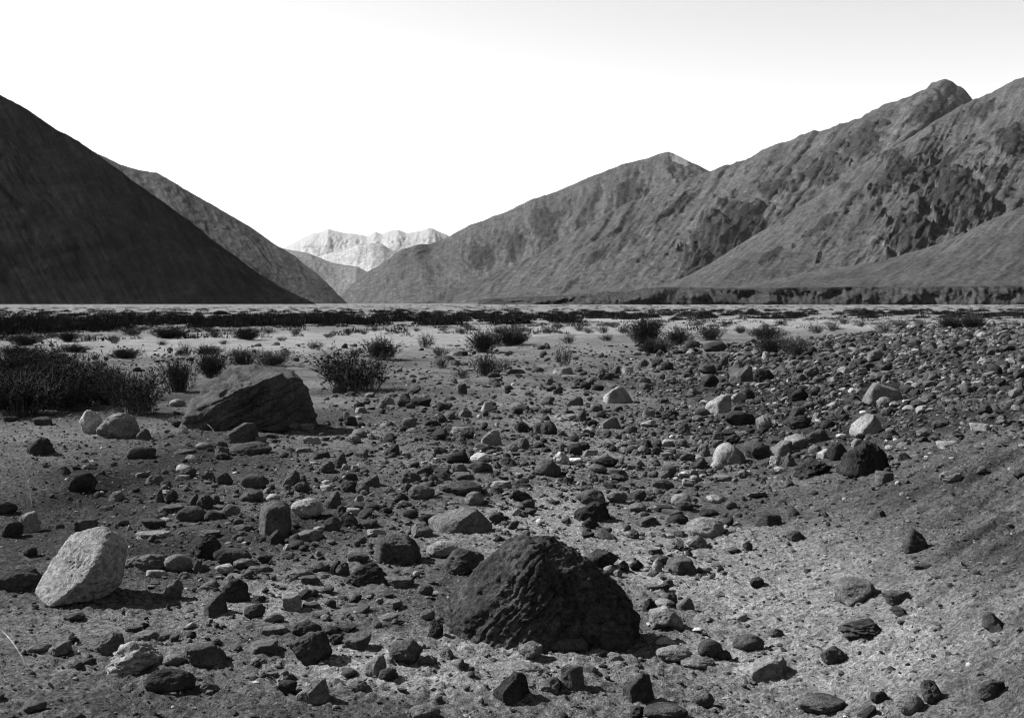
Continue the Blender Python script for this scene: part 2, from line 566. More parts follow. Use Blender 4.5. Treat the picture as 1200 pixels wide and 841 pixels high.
def build_mountains():
    base = mountain_material
    # left: the near slope, its shade partly put into a near-black scree colour
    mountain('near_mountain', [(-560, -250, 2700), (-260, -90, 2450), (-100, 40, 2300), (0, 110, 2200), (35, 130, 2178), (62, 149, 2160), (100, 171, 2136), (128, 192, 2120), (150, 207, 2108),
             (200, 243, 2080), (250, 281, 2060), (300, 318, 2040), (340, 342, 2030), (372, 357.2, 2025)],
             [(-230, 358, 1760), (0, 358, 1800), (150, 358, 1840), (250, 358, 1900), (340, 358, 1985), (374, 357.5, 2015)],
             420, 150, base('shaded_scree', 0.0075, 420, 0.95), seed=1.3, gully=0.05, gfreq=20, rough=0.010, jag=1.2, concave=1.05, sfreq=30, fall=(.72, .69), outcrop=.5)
    mountain('second_mountain', [(60, 150, 5200), (110, 178, 5100), (140, 193, 5050), (165, 200, 5000), (183, 202, 4950), (200, 212, 4900), (225, 226, 4870), (250, 240, 4800), (270, 252, 4750),
             (300, 270, 4700), (325, 288, 4600), (345, 300, 4550), (368, 318, 4450), (385, 333, 4380), (396, 345, 4330), (408, 355.5, 4300)],
             [(200, 356, 4000), (300, 356, 4050), (370, 356, 4150), (410, 356, 4290)],
             240, 90, base('brown_scree', 0.029, 500, 0.4), seed=4.1, gully=0.06, gfreq=15, rough=.016, fall=(.75, .66), outcrop=.4, jag=0.8, sfreq=24)
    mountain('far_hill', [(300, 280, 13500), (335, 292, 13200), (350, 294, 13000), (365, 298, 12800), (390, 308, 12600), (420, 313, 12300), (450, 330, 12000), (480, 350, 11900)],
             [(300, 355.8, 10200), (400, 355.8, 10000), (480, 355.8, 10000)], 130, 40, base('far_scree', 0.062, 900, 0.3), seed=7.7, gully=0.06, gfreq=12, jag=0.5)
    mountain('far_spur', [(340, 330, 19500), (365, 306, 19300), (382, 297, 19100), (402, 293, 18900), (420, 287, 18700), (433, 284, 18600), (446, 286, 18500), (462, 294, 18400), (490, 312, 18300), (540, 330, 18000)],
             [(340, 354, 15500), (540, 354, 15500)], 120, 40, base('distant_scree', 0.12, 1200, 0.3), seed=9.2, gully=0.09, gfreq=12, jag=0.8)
    def snowcap(px, py, VV, S, Q, Hm):
        n = fbm(np.stack([px / 9, py / 6, np.full_like(px, 2.0)], -1), 4, gain=.65)
        return np.clip(0.92 - VV * 1.3 + 0.42 * n, 0, 1)
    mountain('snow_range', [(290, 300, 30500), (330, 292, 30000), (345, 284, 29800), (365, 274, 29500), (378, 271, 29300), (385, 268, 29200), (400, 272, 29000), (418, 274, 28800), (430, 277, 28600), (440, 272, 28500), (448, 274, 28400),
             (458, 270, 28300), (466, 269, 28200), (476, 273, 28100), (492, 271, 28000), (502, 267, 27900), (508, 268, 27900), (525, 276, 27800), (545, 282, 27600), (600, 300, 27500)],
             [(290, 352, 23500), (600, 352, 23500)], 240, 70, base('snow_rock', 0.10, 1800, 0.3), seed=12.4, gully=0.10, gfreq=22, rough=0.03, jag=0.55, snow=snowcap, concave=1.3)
    def dusting(px, py, VV, S, Q, Hm):
        g = gauss(px, py, 797, 187, 13, 6, math.radians(28))
        g2 = gauss(px, py, 792, 193, 4, 14, math.radians(-35))
        n = fbm(np.stack([px / 5, py / 5, np.full_like(px, 2.0)], -1), 3)
        return np.clip(1.05 * g + 0.25 * n * (g > 0.1), 0, 1)
    mountain('middle_mountain', [(386, 356, 9300), (397, 349, 9300), (404, 341, 9300), (412, 333, 9350), (426, 321, 9400), (440, 313, 9450), (455, 303, 9500), (470, 293, 9600), (488, 287, 9700), (502, 286, 9900), (520, 280, 10100), (550, 264, 10200),
             (575, 255, 10250), (600, 245, 10300), (625, 233, 10300), (650, 225, 10300), (690, 208, 10300), (730, 193, 10300), (760, 185, 10300), (772, 180, 10300), (783, 178, 10250), (797, 183, 10200), (812, 191, 10150), (828, 199, 10100), (880, 225, 10000), (980, 260, 9900)],
             [(390, 355.7, 9000), (420, 355.7, 8400), (480, 355.7, 7800), (560, 355.7, 7400), (700, 355, 7300), (980, 354, 7300)],
             360, 110, base('grey_scree', 0.031, 900, 0.35), seed=15.8, gully=0.12, gfreq=19, rough=0.018, jag=0.8, lean=0.1, snow=dusting, sfreq=30, outcrop=0.35, fall=(-.35, .93),
             crags=[(735, 232, 12, 26, 25, 60), (640, 265, 22, 22, 30, 40), (600, 285, 14, 16, 30, 40), (560, 300, 16, 14, 20, 30)])
    mountain('long_mountain', [(490, 355.8, 4900), (520, 352, 4900), (545, 342, 4950), (560, 334, 5000), (600, 313, 5250), (640, 292, 5500), (663, 279, 5700), (690, 262, 5850), (712, 249, 6000), (745, 234, 6200), (780, 221, 6400), (829, 200.5, 6800), (840, 197, 6850), (855, 194, 6900), (880, 183, 6900), (900, 173, 6900), (930, 163, 6900),
             (945, 156, 6900), (960, 152, 6900), (985, 146, 6900), (1010, 137, 6900), (1022, 129, 6900), (1035, 122, 6900), (1060, 116, 6850), (1072, 110, 6850), (1085, 105, 6800), (1092, 97, 6800), (1104, 92, 6800), (1110, 92, 6800), (1125, 100, 6750), (1133, 108, 6700), (1141, 118, 6700), (1200, 160, 6500), (1300, 190, 6400)],
             [(480, 355.9, 4600), (560, 355.7, 4300), (640, 351, 4100), (740, 348, 3950), (860, 345, 3900), (1050, 345, 3900)],
             420, 150, base('long_scree', 0.033, 600, 0.4), seed=21.2, gully=0.085, gfreq=18, rough=0.016, jag=1.7, sfreq=26, outcrop=0.55,
             crags=[(835, 285, 24, 26, 0, 90), (870, 262, 26, 22, 20, 80), (815, 318, 16, 18, 0, 60), (965, 205, 30, 12, -25, 60), (1085, 140, 26, 14, -20, 60), (1010, 175, 30, 12, -20, 50), (905, 225, 16, 10, 0, 40), (790, 245, 26, 7, -35, 35), (700, 300, 20, 6, -38, 25)])
    mountain('right_mountain', [(700, 350, 2750), (760, 345, 2800), (797, 333, 2850), (822, 316, 2950), (850, 297, 3050), (885, 276, 3200), (920, 254, 3300), (945, 238, 3400), (969, 220, 3480), (995, 203, 3560), (1021, 186, 3650), (1060, 166, 3800), (1100, 140, 4000), (1139, 118, 4250), (1150, 113, 4280),
             (1163, 108, 4300), (1178, 100, 4300), (1188, 95, 4300), (1200, 90, 4300), (1260, 62, 4300), (1420, 30, 4300), (1600, 10, 4200)],
             [(680, 351, 2600), (750, 341, 2350), (830, 338, 2150), (900, 337, 2050), (1000, 336, 1980), (1280, 334, 1900)],
             430, 170, base('right_scree', 0.032, 300, 0.4), seed=27.9, gully=0.055, gfreq=19, rough=0.013, jag=1.2, sfreq=24, outcrop=0.5, concave=1.1,
             crags=[(1122, 238, 40, 28, 40, 75), (1068, 278, 22, 24, -20, 60), (1150, 130, 16, 9, -30, 45), (1100, 195, 34, 8, -35, 40), (1050, 205, 34, 8, -38, 45), (1045, 180, 12, 10, 0, 35), (1185, 175, 20, 20, -30, 45), (1165, 215, 14, 8, 0, 35),
                    (960, 265, 22, 5, -35, 22), (1000, 235, 20, 5, -35, 22), (905, 300, 20, 3.5, -32, 16)])
    mountain('low_spur', [(760, 345, 2000), (850, 338, 2030), (937, 321, 2060), (980, 314, 2080), (1025, 308, 2100), (1060, 298, 2130), (1088, 290, 2160), (1110, 282, 2180), (1130, 275, 2200), (1150, 262, 2220), (1175, 251, 2250), (1200, 243, 2280), (1260, 220, 2300), (1450, 170, 2300), (1600, 150, 2300)],
             [(760, 347, 1700), (860, 342, 1580), (960, 340, 1530), (1080, 337, 1500), (1350, 335, 1470)],
             300, 90, base('spur_scree', 0.029, 160, 0.4), seed=33.3, gully=0.05, gfreq=14, rough=0.012, jag=0.9, sfreq=16, outcrop=0.4, concave=1.5)
    # river terrace: gullied scarp and the flat it holds up
    n = 620
    tx = np.linspace(560, 1650, n)
    top = np.interp(tx, [560, 572, 620, 660, 700, 740, 756, 800, 850, 900, 1000, 1080, 1200, 1650], [355, 351.5, 349, 346.5, 342, 341, 336.5, 336, 337, 337, 335.5, 336, 333.5, 332])
    top = top + 0.9 * fbm(xyz(tx / 16, 5.0), 3) + 0.5 * fbm(xyz(tx / 5, 6.0), 2)
    dist = np.interp(tx, [560, 700, 760, 900, 1200, 1650], [1500, 1380, 1300, 1250, 1180, 1100])
    rows = []
    vv = np.concatenate([np.linspace(0, 1, 26), [1.08, 1.3, 1.8, 2.6]])
    for v in vv:
        if v <= 1:
            g = 0.5 * ridged(xyz(tx / 10.0, v * 1.2, 3.0), 4, 0.65) + 0.5 * ridged(xyz(tx / 34.0 + v * .5, v * .4, 33.0), 3, 0.6)
            h = fbm(xyz(tx / 40.0, v, 8.0), 2)
            d = dist + 34 * (v ** 1.15) + (48 * (0.8 - g) + 22 * h) * math.sin(math.pi * min(1, v * 0.9 + 0.08))
            zt = EYE + (HORIZ - top) / F * dist
            z = -1 + (zt + 1) * (v ** 0.85)
        else:
            d = dist + 34 + (v - 1) * 330
            z = EYE + (HORIZ - top) / F * dist + (v - 1) * 3 - 0.3 * (v > 1.5)
        rows.append(np.stack([(tx - CX) / F * d, d, z], -1))
    P = np.array(rows).reshape(-1, 3)
    me = mesh_from('river_terrace', P, quads=grid_quads(len(vv), n)[:, ::-1], mat=base('terrace_earth', 0.022, 60, 0.4), smooth_=True)
    attr(me, 'rock', np.clip(fbm(P / 9.0, 3) + 0.2, 0, 1) * 0.8)
    attr(me, 'snow', np.zeros(len(P)))
    uv = me.uv_layers.new(name='slope')
    li = np.empty(len(me.loops), dtype=np.int32); me.loops.foreach_get('vertex_index', li)
    U = np.stack([np.tile(tx / 4, len(vv)), np.repeat(vv * 2, n)], -1)[li]
    uv.data.foreach_set('uv', U.astype(np.float32).ravel())
    put('river_terrace', me, kind='structure')
build_mountains()
# ------------------------------------------------------------------ rocks
def rock_verts(level, planes, p=12.0, rough=0.05, seed=0.0, strata=0.0, sdir=(0.2, 0.1, 1.0), freq=2.2, pits=0.0, oct=4, chips=0):
    """star-shaped rock about the origin: distance to rounded-off cutting planes, then broken by noise; size about 1"""
    u, f = ico(level)
    n = np.array([q[:3] for q in planes], float)
    d = np.array([q[3] for q in planes], float)
    n /= np.linalg.norm(n, axis=1)[:, None]
    c = np.clip(u @ n.T, 0, None) / d
    r = np.sum(c ** p, axis=1) ** (-1.0 / p)
    v = u * r[:, None]
    if chips:        # knock off edges and corners
        rc = np.random.default_rng(int(seed * 100) + 7)
        k = rc.normal(size=(chips, 3)); k[:, 2] = np.abs(k[:, 2]) * .8
        k /= np.linalg.norm(k, axis=1)[:, None]
        dk = (v @ k.T).max(0) * rc.uniform(.78, .95, chips)
        c = np.clip(u @ np.concatenate([n, k]).T, 0, None) / np.concatenate([d, dk])
        r = np.sum(c ** p, axis=1) ** (-1.0 / p)
        v = u * r[:, None]
    size = float(np.median(r))
    q = v / size
    disp = rough * fbm(q * freq + seed, oct, gain=0.55)
    disp -= rough * 0.9 * np.clip(ridged(q * freq * 0.8 + seed + 40, 3) - 0.82, 0, 1) * 4
    if strata:
        s = np.array(sdir, float); s /= np.linalg.norm(s)
        t = q @ s * 5 + 0.5 * fbm(q * 1.3 + seed + 5, 3)
        o = q @ np.array((0.9, 0.4, 0.1))
        disp += strata * 1.3 * fbm(np.stack([t, o * .6 + seed, o * .2], -1), 4, gain=0.7)
        b = pnoise(np.stack([t * 1.9, o * .8 + seed, o * 0 + 2], -1))
        disp -= strata * 1.6 * smooth(0.12, 0.22, b)
    if pits:
        disp -= pits * np.clip(pnoise(q * 9 + seed) - 0.25, 0, 1)
    return v + u * (disp * size)[:, None], f

def shape_planes(kind, rs):
    """cutting planes of one kind of stone, unit size (half width 1, half depth 1, half height 1)"""
    P = []
    def add(nx, ny, nz, d): P.append((nx, ny, nz, d))
    if kind == 'f':       # flat slab
        add(rs.uniform(-.15, .15), rs.uniform(-.2, .1), 1, rs.uniform(.75, .95)); add(0, 0, -1, 1)
        k = rs.randint(5, 7); a0 = rs.uniform(0, 6.28)
        for i in range(k):
            a = a0 + 6.283 * (i + rs.uniform(-.25, .25)) / k
            add(math.cos(a), math.sin(a), rs.uniform(-.3, .5), rs.uniform(.78, 1.0))
    elif kind == 'w':     # wedge, long slope up from the sun side
        add(-0.75, -0.12, 1.0, rs.uniform(.42, .6)); add(1, rs.uniform(-.5, -.1), rs.uniform(0, .25), .8); add(.4, -1, rs.uniform(.1, .4), .72)
        add(-.3, 1, .3, .85); add(0, 0, -1, 1); add(-1, -.4, -.1, .95); add(.2, 0, 1, .9)
    elif kind == 'u':     # upright block
        add(rs.uniform(-.35, .1), rs.uniform(-.2, .2), 1, .9); add(0, 0, -1, 1)
        a0 = rs.uniform(-.3, .3)
        for i in range(5):
            a = a0 + 6.283 * (i + rs.uniform(-.15, .15)) / 5
            add(math.cos(a), math.sin(a), rs.uniform(-.05, .25), rs.uniform(.75, .95))
    elif kind == 'j':     # jagged lump
        for i in range(9):
            z = rs.uniform(-.3, 1); a = rs.uniform(0, 6.283)
            add(math.cos(a), math.sin(a), z, rs.uniform(.6, 1.0))
        add(0, 0, -1, 1); add(1, 0, 0, .95); add(-1, 0, 0, .95)
    else:
        n = 13 if kind == 'r' else 12
        g = math.pi * (3 - 5 ** .5); o = rs.uniform(0, 6.28)
        for i in range(n):
            z = 1 - 2 * (i + .5) / n + rs.uniform(-.12, .12)
            a = o + g * i + rs.uniform(-.35, .35)
            s = math.sqrt(max(0.05, 1 - z * z))
            add(math.cos(a) * s, math.sin(a) * s, z, rs.uniform(.80, 1.0) if kind == 'r' else rs.uniform(.6, 1.0))
        add(0, 0, -1, 1)
    return P

SH = {'f': (16, 0.08), 'w': (18, 0.085), 'u': (8, 0.07), 'j': (16, 0.16), 'r': (6, 0.07), 'a': (20, 0.10)}

def make_stone(kind, level, rs, w, d, h):
    """verts and faces of a stone standing on z=0 with its foot sunk, fitted to its size in metres"""
    p, rough = SH[kind]
    v, f = rock_verts(level, shape_planes(kind, rs), p=p, rough=rough * rs.uniform(.8, 1.3), seed=rs.uniform(0, 90), chips=5 if kind in 'awj' else (2 if kind == 'f' else 0),
                      strata=rs.choice((0, 0, 0.02, 0.03)) if kind in 'fwaj' else 0.0, sdir=(rs.uniform(-.5, .5), rs.uniform(-.5, .5), 1))
    a = rs.uniform(-.35, .35) if kind in 'wu' else rs.uniform(0, 6.28)
    c, s = math.cos(a), math.sin(a)
    v = v @ np.array([[c, s, 0], [-s, c, 0], [0, 0, 1]])
    lo, hi = v.min(0), v.max(0)
    v = (v - (lo + hi) / 2) / ((hi - lo) / 2)
    v[:, 2] = (v[:, 2] + 1) / 2
    sink = 0.22 if kind != 'f' else 0.3
    v[:, 2] = v[:, 2] * (1 + sink) - sink
    return v * np.array((w / 2, d / 2, h)), f

FINE_G = {}
def local_ground(x, y):
    return float(ground_h(np.array([x]), np.array([y]))[0])

# stones traced from the photograph: middle x, foot y, width, height (photograph pixels), tone, shape; one black stone in the rubble stands for a dark hole
T = """97 577 34 23 k a;7 603 26 15 k r;36 625 24 25 p u;15 631 25 23 k a;101 627 28 20 d f;24 694 54 31 d r;36 654 16 11 k r;224 613 36 20 d r;201 601 32 9 g f;
180 621 30 12 d f;180 632 42 11 p f;178 670 44 24 g a;209 672 35 25 g r;240 655 40 27 k j;273 665 46 22 d r;237 671 20 17 d j;216 680 13 11 g r;203 703 24 25 g a;
253 724 29 28 d w;276 707 36 29 k j;299 727 26 17 d a;307 672 33 12 d f;360 611 38 24 p r;323 639 23 18 k w;364 635 34 13 g w;390 596 22 20 d w;390 625 22 18 g r;
295 588 28 15 d r;271 604 22 16 p r;187 590 11 17 d w;202 590 14 15 d a;226 597 14 19 d w;240 598 20 18 d a;252 592 12 12 d f;285 623 24 9 d r;374 672 28 12 d a;394 675 14 18 k a;
351 678 42 11 g f;364 687 25 12 g f;125 767 42 29 g w;158 790 68 40 p j;200 814 60 30 k r;244 786 56 31 d f;205 782 28 15 p r;71 770 27 15 g w;46 767 29 13 g r;86 759 13 14 k a;
172 751 33 12 g f;156 744 24 10 d f;321 747 35 14 p f;359 748 37 19 d r;364 777 52 38 d a;307 770 41 21 d f;368 827 42 30 g w;101 782 22 11 d w;376 725 25 10 g f;365 717 23 10 d f;
342 718 24 22 p f;41 835 28 15 d r;409 577 19 14 k a;426 580 14 12 d r;494 585 32 17 g r;541 582 50 18 d r;556 594 23 17 p r;436 598 19 9 k r;481 608 19 11 d r;503 615 26 13 k r;
612 588 26 15 k j;618 597 18 11 d r;694 613 44 24 k w;692 592 36 17 d a;759 618 31 11 g w;798 594 25 16 p r;780 573 21 12 k a;706 667 40 24 k a;797 675 42 22 d u;770 673 12 18 w r;714 676 14 12 p r;
724 678 11 10 p r;731 672 14 15 k j;746 670 17 14 k a;519 655 40 22 p r;544 675 48 32 d a;431 690 58 31 k j;420 662 26 12 d r;402 677 18 20 d a;468 692 38 16 g f;498 699 21 14 d r;460 714 25 10 g f;
444 709 11 8 g f;418 765 36 21 d f;476 783 42 33 d a;441 797 28 25 g w;467 768 26 16 g a;502 782 22 15 g r;455 800 25 17 d a;420 815 23 17 d r;622 777 31 25 g a;605 800 84 20 p f;600 824 46 38 k w;
644 810 28 19 g j;670 810 30 32 g u;748 828 39 35 d w;498 846 38 20 g r;720 766 37 26 d r;790 780 44 22 p r;780 741 42 31 p a;763 721 22 18 k j;784 711 21 16 d a;779 849 56 20 d r;692 793 18 12 g r;
501 729 18 13 g r;510 748 20 17 k j;665 766 50 17 d r;826 630 46 25 p r;831 606 25 11 k r;901 619 34 17 k f;1030 608 20 13 k f;1004 712 54 30 p f;1012 751 64 24 d j;825 730 26 12 g a;877 767 38 24 d r;
832 777 30 25 d r;848 776 20 15 d r;817 788 42 16 g r;894 799 64 33 p w;823 833 30 25 d a;962 840 56 25 d r;1030 828 21 20 d a;1016 841 24 17 k w;1065 839 34 27 p r;1093 825 29 25 d j;1161 819 36 22 d w;
909 750 18 13 d a;978 781 34 22 d j;1072 648 30 28 d j;1050 711 33 18 d f;801 598 23 14 d a;876 648 12 12 k a;860 650 16 8 g r;107 508 26 28 w a;139 514 50 31 p a;49 533 33 21 k w;166 538 34 17 d r;
51 499 24 11 k f;208 477 19 9 p r;283 519 44 22 d w;292 534 54 17 d r;262 533 13 9 p r;217 533 26 8 d f;238 528 18 9 p r;257 528 20 13 k a;224 543 14 10 w r;104 550 16 8 p a;214 564 18 6 g f;264 568 19 16 d a;
244 563 16 12 d a;299 573 34 19 d r;341 570 22 20 d j;366 521 23 10 p f;358 530 24 7 g f;376 538 23 10 k f;384 554 18 15 d a;399 549 17 18 d w;346 504 14 8 g r;361 506 18 10 g f;323 508 33 9 d a;318 514 21 6 d f;
137 588 21 12 g f;124 599 16 7 d r;354 581 18 13 d a;472 477 13 9 k r;493 476 27 10 k f;481 479 12 8 k r;518 483 12 10 k r;542 462 11 12 k u;541 418 16 7 k f;579 443 16 7 k r;605 438 26 6 d f;660 439 26 8 p f;
654 462 12 9 d w;686 457 14 9 k r;701 458 14 7 k r;724 473 36 20 p w;712 446 12 8 k w;722 439 12 11 d w;736 437 14 8 p f;754 452 18 10 d f;782 434 15 10 k r;699 483 15 9 g r;681 495 13 16 d w;716 503 23 15 g w;
606 486 14 8 k f;478 497 23 8 k f;505 500 17 8 k f;545 489 16 8 g f;539 509 26 11 p f;547 515 18 11 k a;576 523 26 19 p w;612 507 19 12 k a;631 509 12 13 d u;643 510 20 17 k r;460 534 18 15 k w;784 524 24 11 w f;
658 545 20 16 w a;711 548 29 14 k a;700 556 24 12 g r;642 559 32 21 d r;536 544 28 15 k r;511 543 12 8 w f;540 554 22 12 p f;563 556 30 15 d a;545 563 24 10 d f;432 571 30 15 d w;412 565 16 11 k a;409 578 18 14 k j;
494 564 18 9 d r;600 531 16 9 g r;614 528 14 15 g r;732 526 16 7 d f;754 533 15 10 g r;691 535 18 8 p f;725 559 26 10 d f;747 601 22 11 g r;772 573 22 10 d f;506 553 19 9 k a;423 485 14 7 p f;414 499 12 6 w f;
760 489 16 10 p f;829 439 22 13 d a;846 430 17 12 k w;838 413 28 14 k r;811 408 18 10 k r;868 448 28 20 g w;895 449 24 18 k a;832 454 22 16 k a;842 484 32 22 p w;875 469 20 18 d a;867 499 36 18 k a;895 504 19 17 p r;
934 504 34 17 k a;888 539 34 21 d a;912 536 32 21 p w;933 529 30 20 p a;958 519 32 16 d w;955 533 17 12 d a;981 541 24 23 k r;952 561 46 22 k j;925 549 17 18 d j;1037 479 20 15 p r;985 491 16 13 d a;1003 477 12 10 k r;
970 504 18 13 k r;1025 424 20 14 g a;967 409 15 10 d a;1102 499 20 11 d a;1149 506 26 12 p f;1110 524 26 10 p f;986 514 13 6 w r;1004 526 13 12 p a;1042 528 10 7 w r;1036 569 22 17 d f;807 571 16 10 w a;840 526 20 10 g f;
935 471 24 17 k j;1173 494 10 14 g u;1010 405 16 8 d a;1060 440 16 9 d a;1090 455 16 9 g a;1075 420 14 9 d a;1120 470 16 9 d r;1010 440 14 9 g a;960 440 16 10 d a;930 430 14 9 g a;1145 430 14 9 d f;1180 450 16 10 d a"""

# the rocks that the eye finds first: x, foot y, width, height, tone, name in words used by the labels of their neighbours, own label
LANDMARKS = [
    (97, 'pale tilted boulder', 668), (640, 'big dark peaked boulder', 700), (295, 'dark wedge boulder', 465), (323, 'upright rounded block', 608),
    (535, 'grey hump boulder', 612), (466, 'striped dark block', 645), (1008, 'black jagged rock', 542), (1034, 'pale knob boulder', 462),
    (1013, 'pale sloping boulder', 498), (854, 'smooth pale round boulder', 533), (139, 'split pale rocks', 500), (158, 'rough pale lump', 770),
    (364, 'dark square rock', 758), (894, 'pale flat slab', 783), (826, 'smooth pale dome', 618), (797, 'dark block with white flank', 664),
    (724, 'pale-topped rock', 463), (694, 'dark flat-topped rock', 600), (1012, 'half-buried clod', 738), (1065, 'pale rounded stone', 826),
    (600, 'black pointed rock', 806), (658, 'white angular stone', 537), (784, 'flat white stone', 519), (643, 'round black rock', 502),
    (125, 'smooth grey wedge', 753), (541, 'long rounded rock', 573), (681, 'pointed dark rock', 487), (748, 'white-edged dark rock', 812),
    (1173, 'small standing stone', 487), (24, 'dark rounded boulder', 680), (842, 'pale-backed wedge', 473), (224, 'dark humped rock', 604),
    (519, 'pale bent stone', 644), (178, 'long grey block', 660), (1161, 'tilted dark slab', 808), (292, 'dark lens-shaped slab', 526)]
LM_OWN = {  # traced stones that carry a landmark's name get their own label
    (1037, 479): 'small pale rounded stone in front of the pale knob boulder',
    (139, 514): 'pale-topped split rock with dark front, beside the white angular rock below the shrubs',
    (107, 508): 'white angular rock next to the pale-topped split rock below the shrubs',
    (158, 790): 'rough pale-topped lumpy boulder on the lower left soil',
    (364, 777): 'dark square-sided rock behind the small grey pyramid stone at the bottom edge',
    (894, 799): 'pale smooth flat slab lying on the silt at the foot of the bank',
    (826, 630): 'smooth pale dome-shaped rock where the rubble meets the bank',
    (797, 675): 'dark squared block with a white stone against its flank',
    (724, 473): 'pale-topped rock with black shaded side, alone on the pebbly flat',
    (694, 613): 'large dark flat-topped rock with its shaded face to the viewer',
    (1012, 751): 'half-buried dark clod sticking out of the soil bank',
    (1065, 839): 'pale rounded stone at the bottom edge beside a dark lump',
    (600, 824): 'black pointed rock below the big dark peaked boulder',
    (658, 545): 'bright white angular stone in the middle of the stony flat',
    (784, 524): 'flat bright white stone at the rim of the rubble field',
    (643, 510): 'round black rock on pale silt in the middle of the flat',
    (125, 767): 'smooth grey wedge stone behind the rough pale lump',
    (541, 582): 'long rounded dark rock on the flat behind the grey hump boulder',
    (681, 495): 'pointed dark rock standing on end on the pale silt',
    (748, 828): 'dark rock with a bright white edge near the bottom edge',
    (1173, 494): 'small standing stone at the far end of the soil bank',
    (24, 694): 'dark rounded boulder cut by the left edge of the photo',
    (842, 484): 'pale-backed wedge rock with dark front in the rubble field',
    (224, 613): 'dark humped rock above the cluster of grey blocks',
    (519, 655): 'pale bent stone between the striped dark block and the dark angular rock',
    (178, 670): 'long grey block lying behind the pale tilted boulder',
    (1161, 819): 'tilted dark slab half sunk in the bank at lower right',
    (292, 534): 'dark lens-shaped slab in front of the dark wedge boulder'}
TONE = {'k': 'black', 'd': 'dark', 'g': 'grey', 'p': 'pale', 'w': 'white'}
SHAPE = {'f': 'flat', 'w': 'wedge-shaped', 'u': 'upright', 'j': 'jagged', 'r': 'rounded', 'a': 'angular'}
ORD = ['nearest', 'second', 'third', 'fourth', 'fifth', 'sixth', 'seventh', 'eighth', 'ninth', 'tenth', 'eleventh', 'twelfth', 'thirteenth', 'fourteenth', 'fifteenth', 'sixteenth']

def relate(px, py, marks, noself=None):
    best = None
    for lx, nm, ly in marks:
        dx, dy = px - lx, (py - ly) * 1.6
        d = math.hypot(dx, dy)
        if d < 4: continue
        if best is None or d < best[0]:
            if abs(dy) > 0.8 * abs(dx): rel = 'in front of' if dy > 0 else 'behind'
            else: rel = 'right of' if dx > 0 else 'left of'
            best = (d, rel, nm)
    return best

def label_all(items, marks, noun):
    """items: dicts with px, py, adj; an ordinal tells apart those that share look, side and landmark"""
    buckets = {}
    for it in items:
        d, rel, nm = relate(it['px'], it['py'], marks)
        buckets.setdefault((it['adj'], rel, nm), []).append((d, it))
    for (adj, rel, nm), l in buckets.items():
        l.sort(key=lambda q: q[0])
        for k, (d, it) in enumerate(l):
            if len(l) == 1: it['label'] = '%s %s lying %s the %s' % (adj, noun, rel, nm)
            elif k == 0: it['label'] = '%s %s lying nearest, %s the %s' % (adj, noun, rel, nm)
            else: it['label'] = '%s %s %s out, %s the %s' % (adj, noun, ORD[min(k, 15)], rel, nm)
    return items

def hero(px, py, wpx, hpx, planes, depth, mat, label, name='boulder', level=5, p=22, rough=0.04, strata=0.0, sdir=(0, 0, 1), seed=1.0, freq=2.4, pits=0.0, sink=0.12, yaw=0.0, chips=0):
    """a boulder cut by its own planes (units: half width), set where the photograph shows its foot"""
    x, y, z = on_ground(px, py)
    dist = y
    D = wpx * dist / F * depth
    w = wpx * (dist + D * .35) / F
    v, f = rock_verts(level, planes, p=p, rough=rough, strata=strata, sdir=sdir, seed=seed, freq=freq, pits=pits, oct=6, chips=chips)
    c, s = math.cos(yaw), math.sin(yaw)
    v = v @ np.array([[c, s, 0], [-s, c, 0], [0, 0, 1]])
    lo, hi = v.min(0), v.max(0)
    v[:, 0] -= (lo[0] + hi[0]) / 2
    v[:, 1] -= lo[1]
    v[:, 2] -= lo[2]
    hi = v.max(0)
    v[:, 0] *= w / (v[:, 0].max() - v[:, 0].min())
    v[:, 1] *= D / hi[1]
    d = ray(px, py - hpx)
    h = EYE + d[2] * (dist + D * .42) / d[1] - z
    hh = h * (1 + sink)
    v[:, 2] = v[:, 2] * hh / hi[2] - h * sink
    me = mesh_from(name, v, tris=f, mat=mat, smooth_=True)
    k = 1 + 0.03 * D / max(dist, 1)
    o = put(name, me, label=label, cat='boulder', loc=(x, y - 0.04 * w, local_ground(x, y)), rz=-math.atan2(x, y))
    return o

def hero_poly(poly, tilt, faces, depth, mat, label, seed, **kw):
    """boulder whose outline in the photograph is a convex polygon (listed clockwise from the left foot); faces: extra cutting planes in half widths"""
    P = np.array(poly, float)
    w = P[:, 0].max() - P[:, 0].min(); h = P[:, 1].max() - P[:, 1].min()
    c = np.array(((P[:, 0].max() + P[:, 0].min()) / 2, P[:, 1].max() - h * .42))
    Q = (P - c) / (w / 2); Q[:, 1] *= -1
    pl = []
    for k in range(len(Q)):
        a, b = Q[k], Q[(k + 1) % len(Q)]
        e = b - a
        n = np.array((-e[1], e[0])); n /= np.linalg.norm(n)
        d = n @ a
        if d < 0.02: continue
        t = tilt[k % len(tilt)]
        m = math.sqrt(1 + t * t)
        pl.append((n[0], t, n[1], d / m))
    pl += faces
    return hero((P[:, 0].max() + P[:, 0].min()) / 2, P[:, 1].max(), w, h, pl, depth, mat, label, seed=seed, **kw)

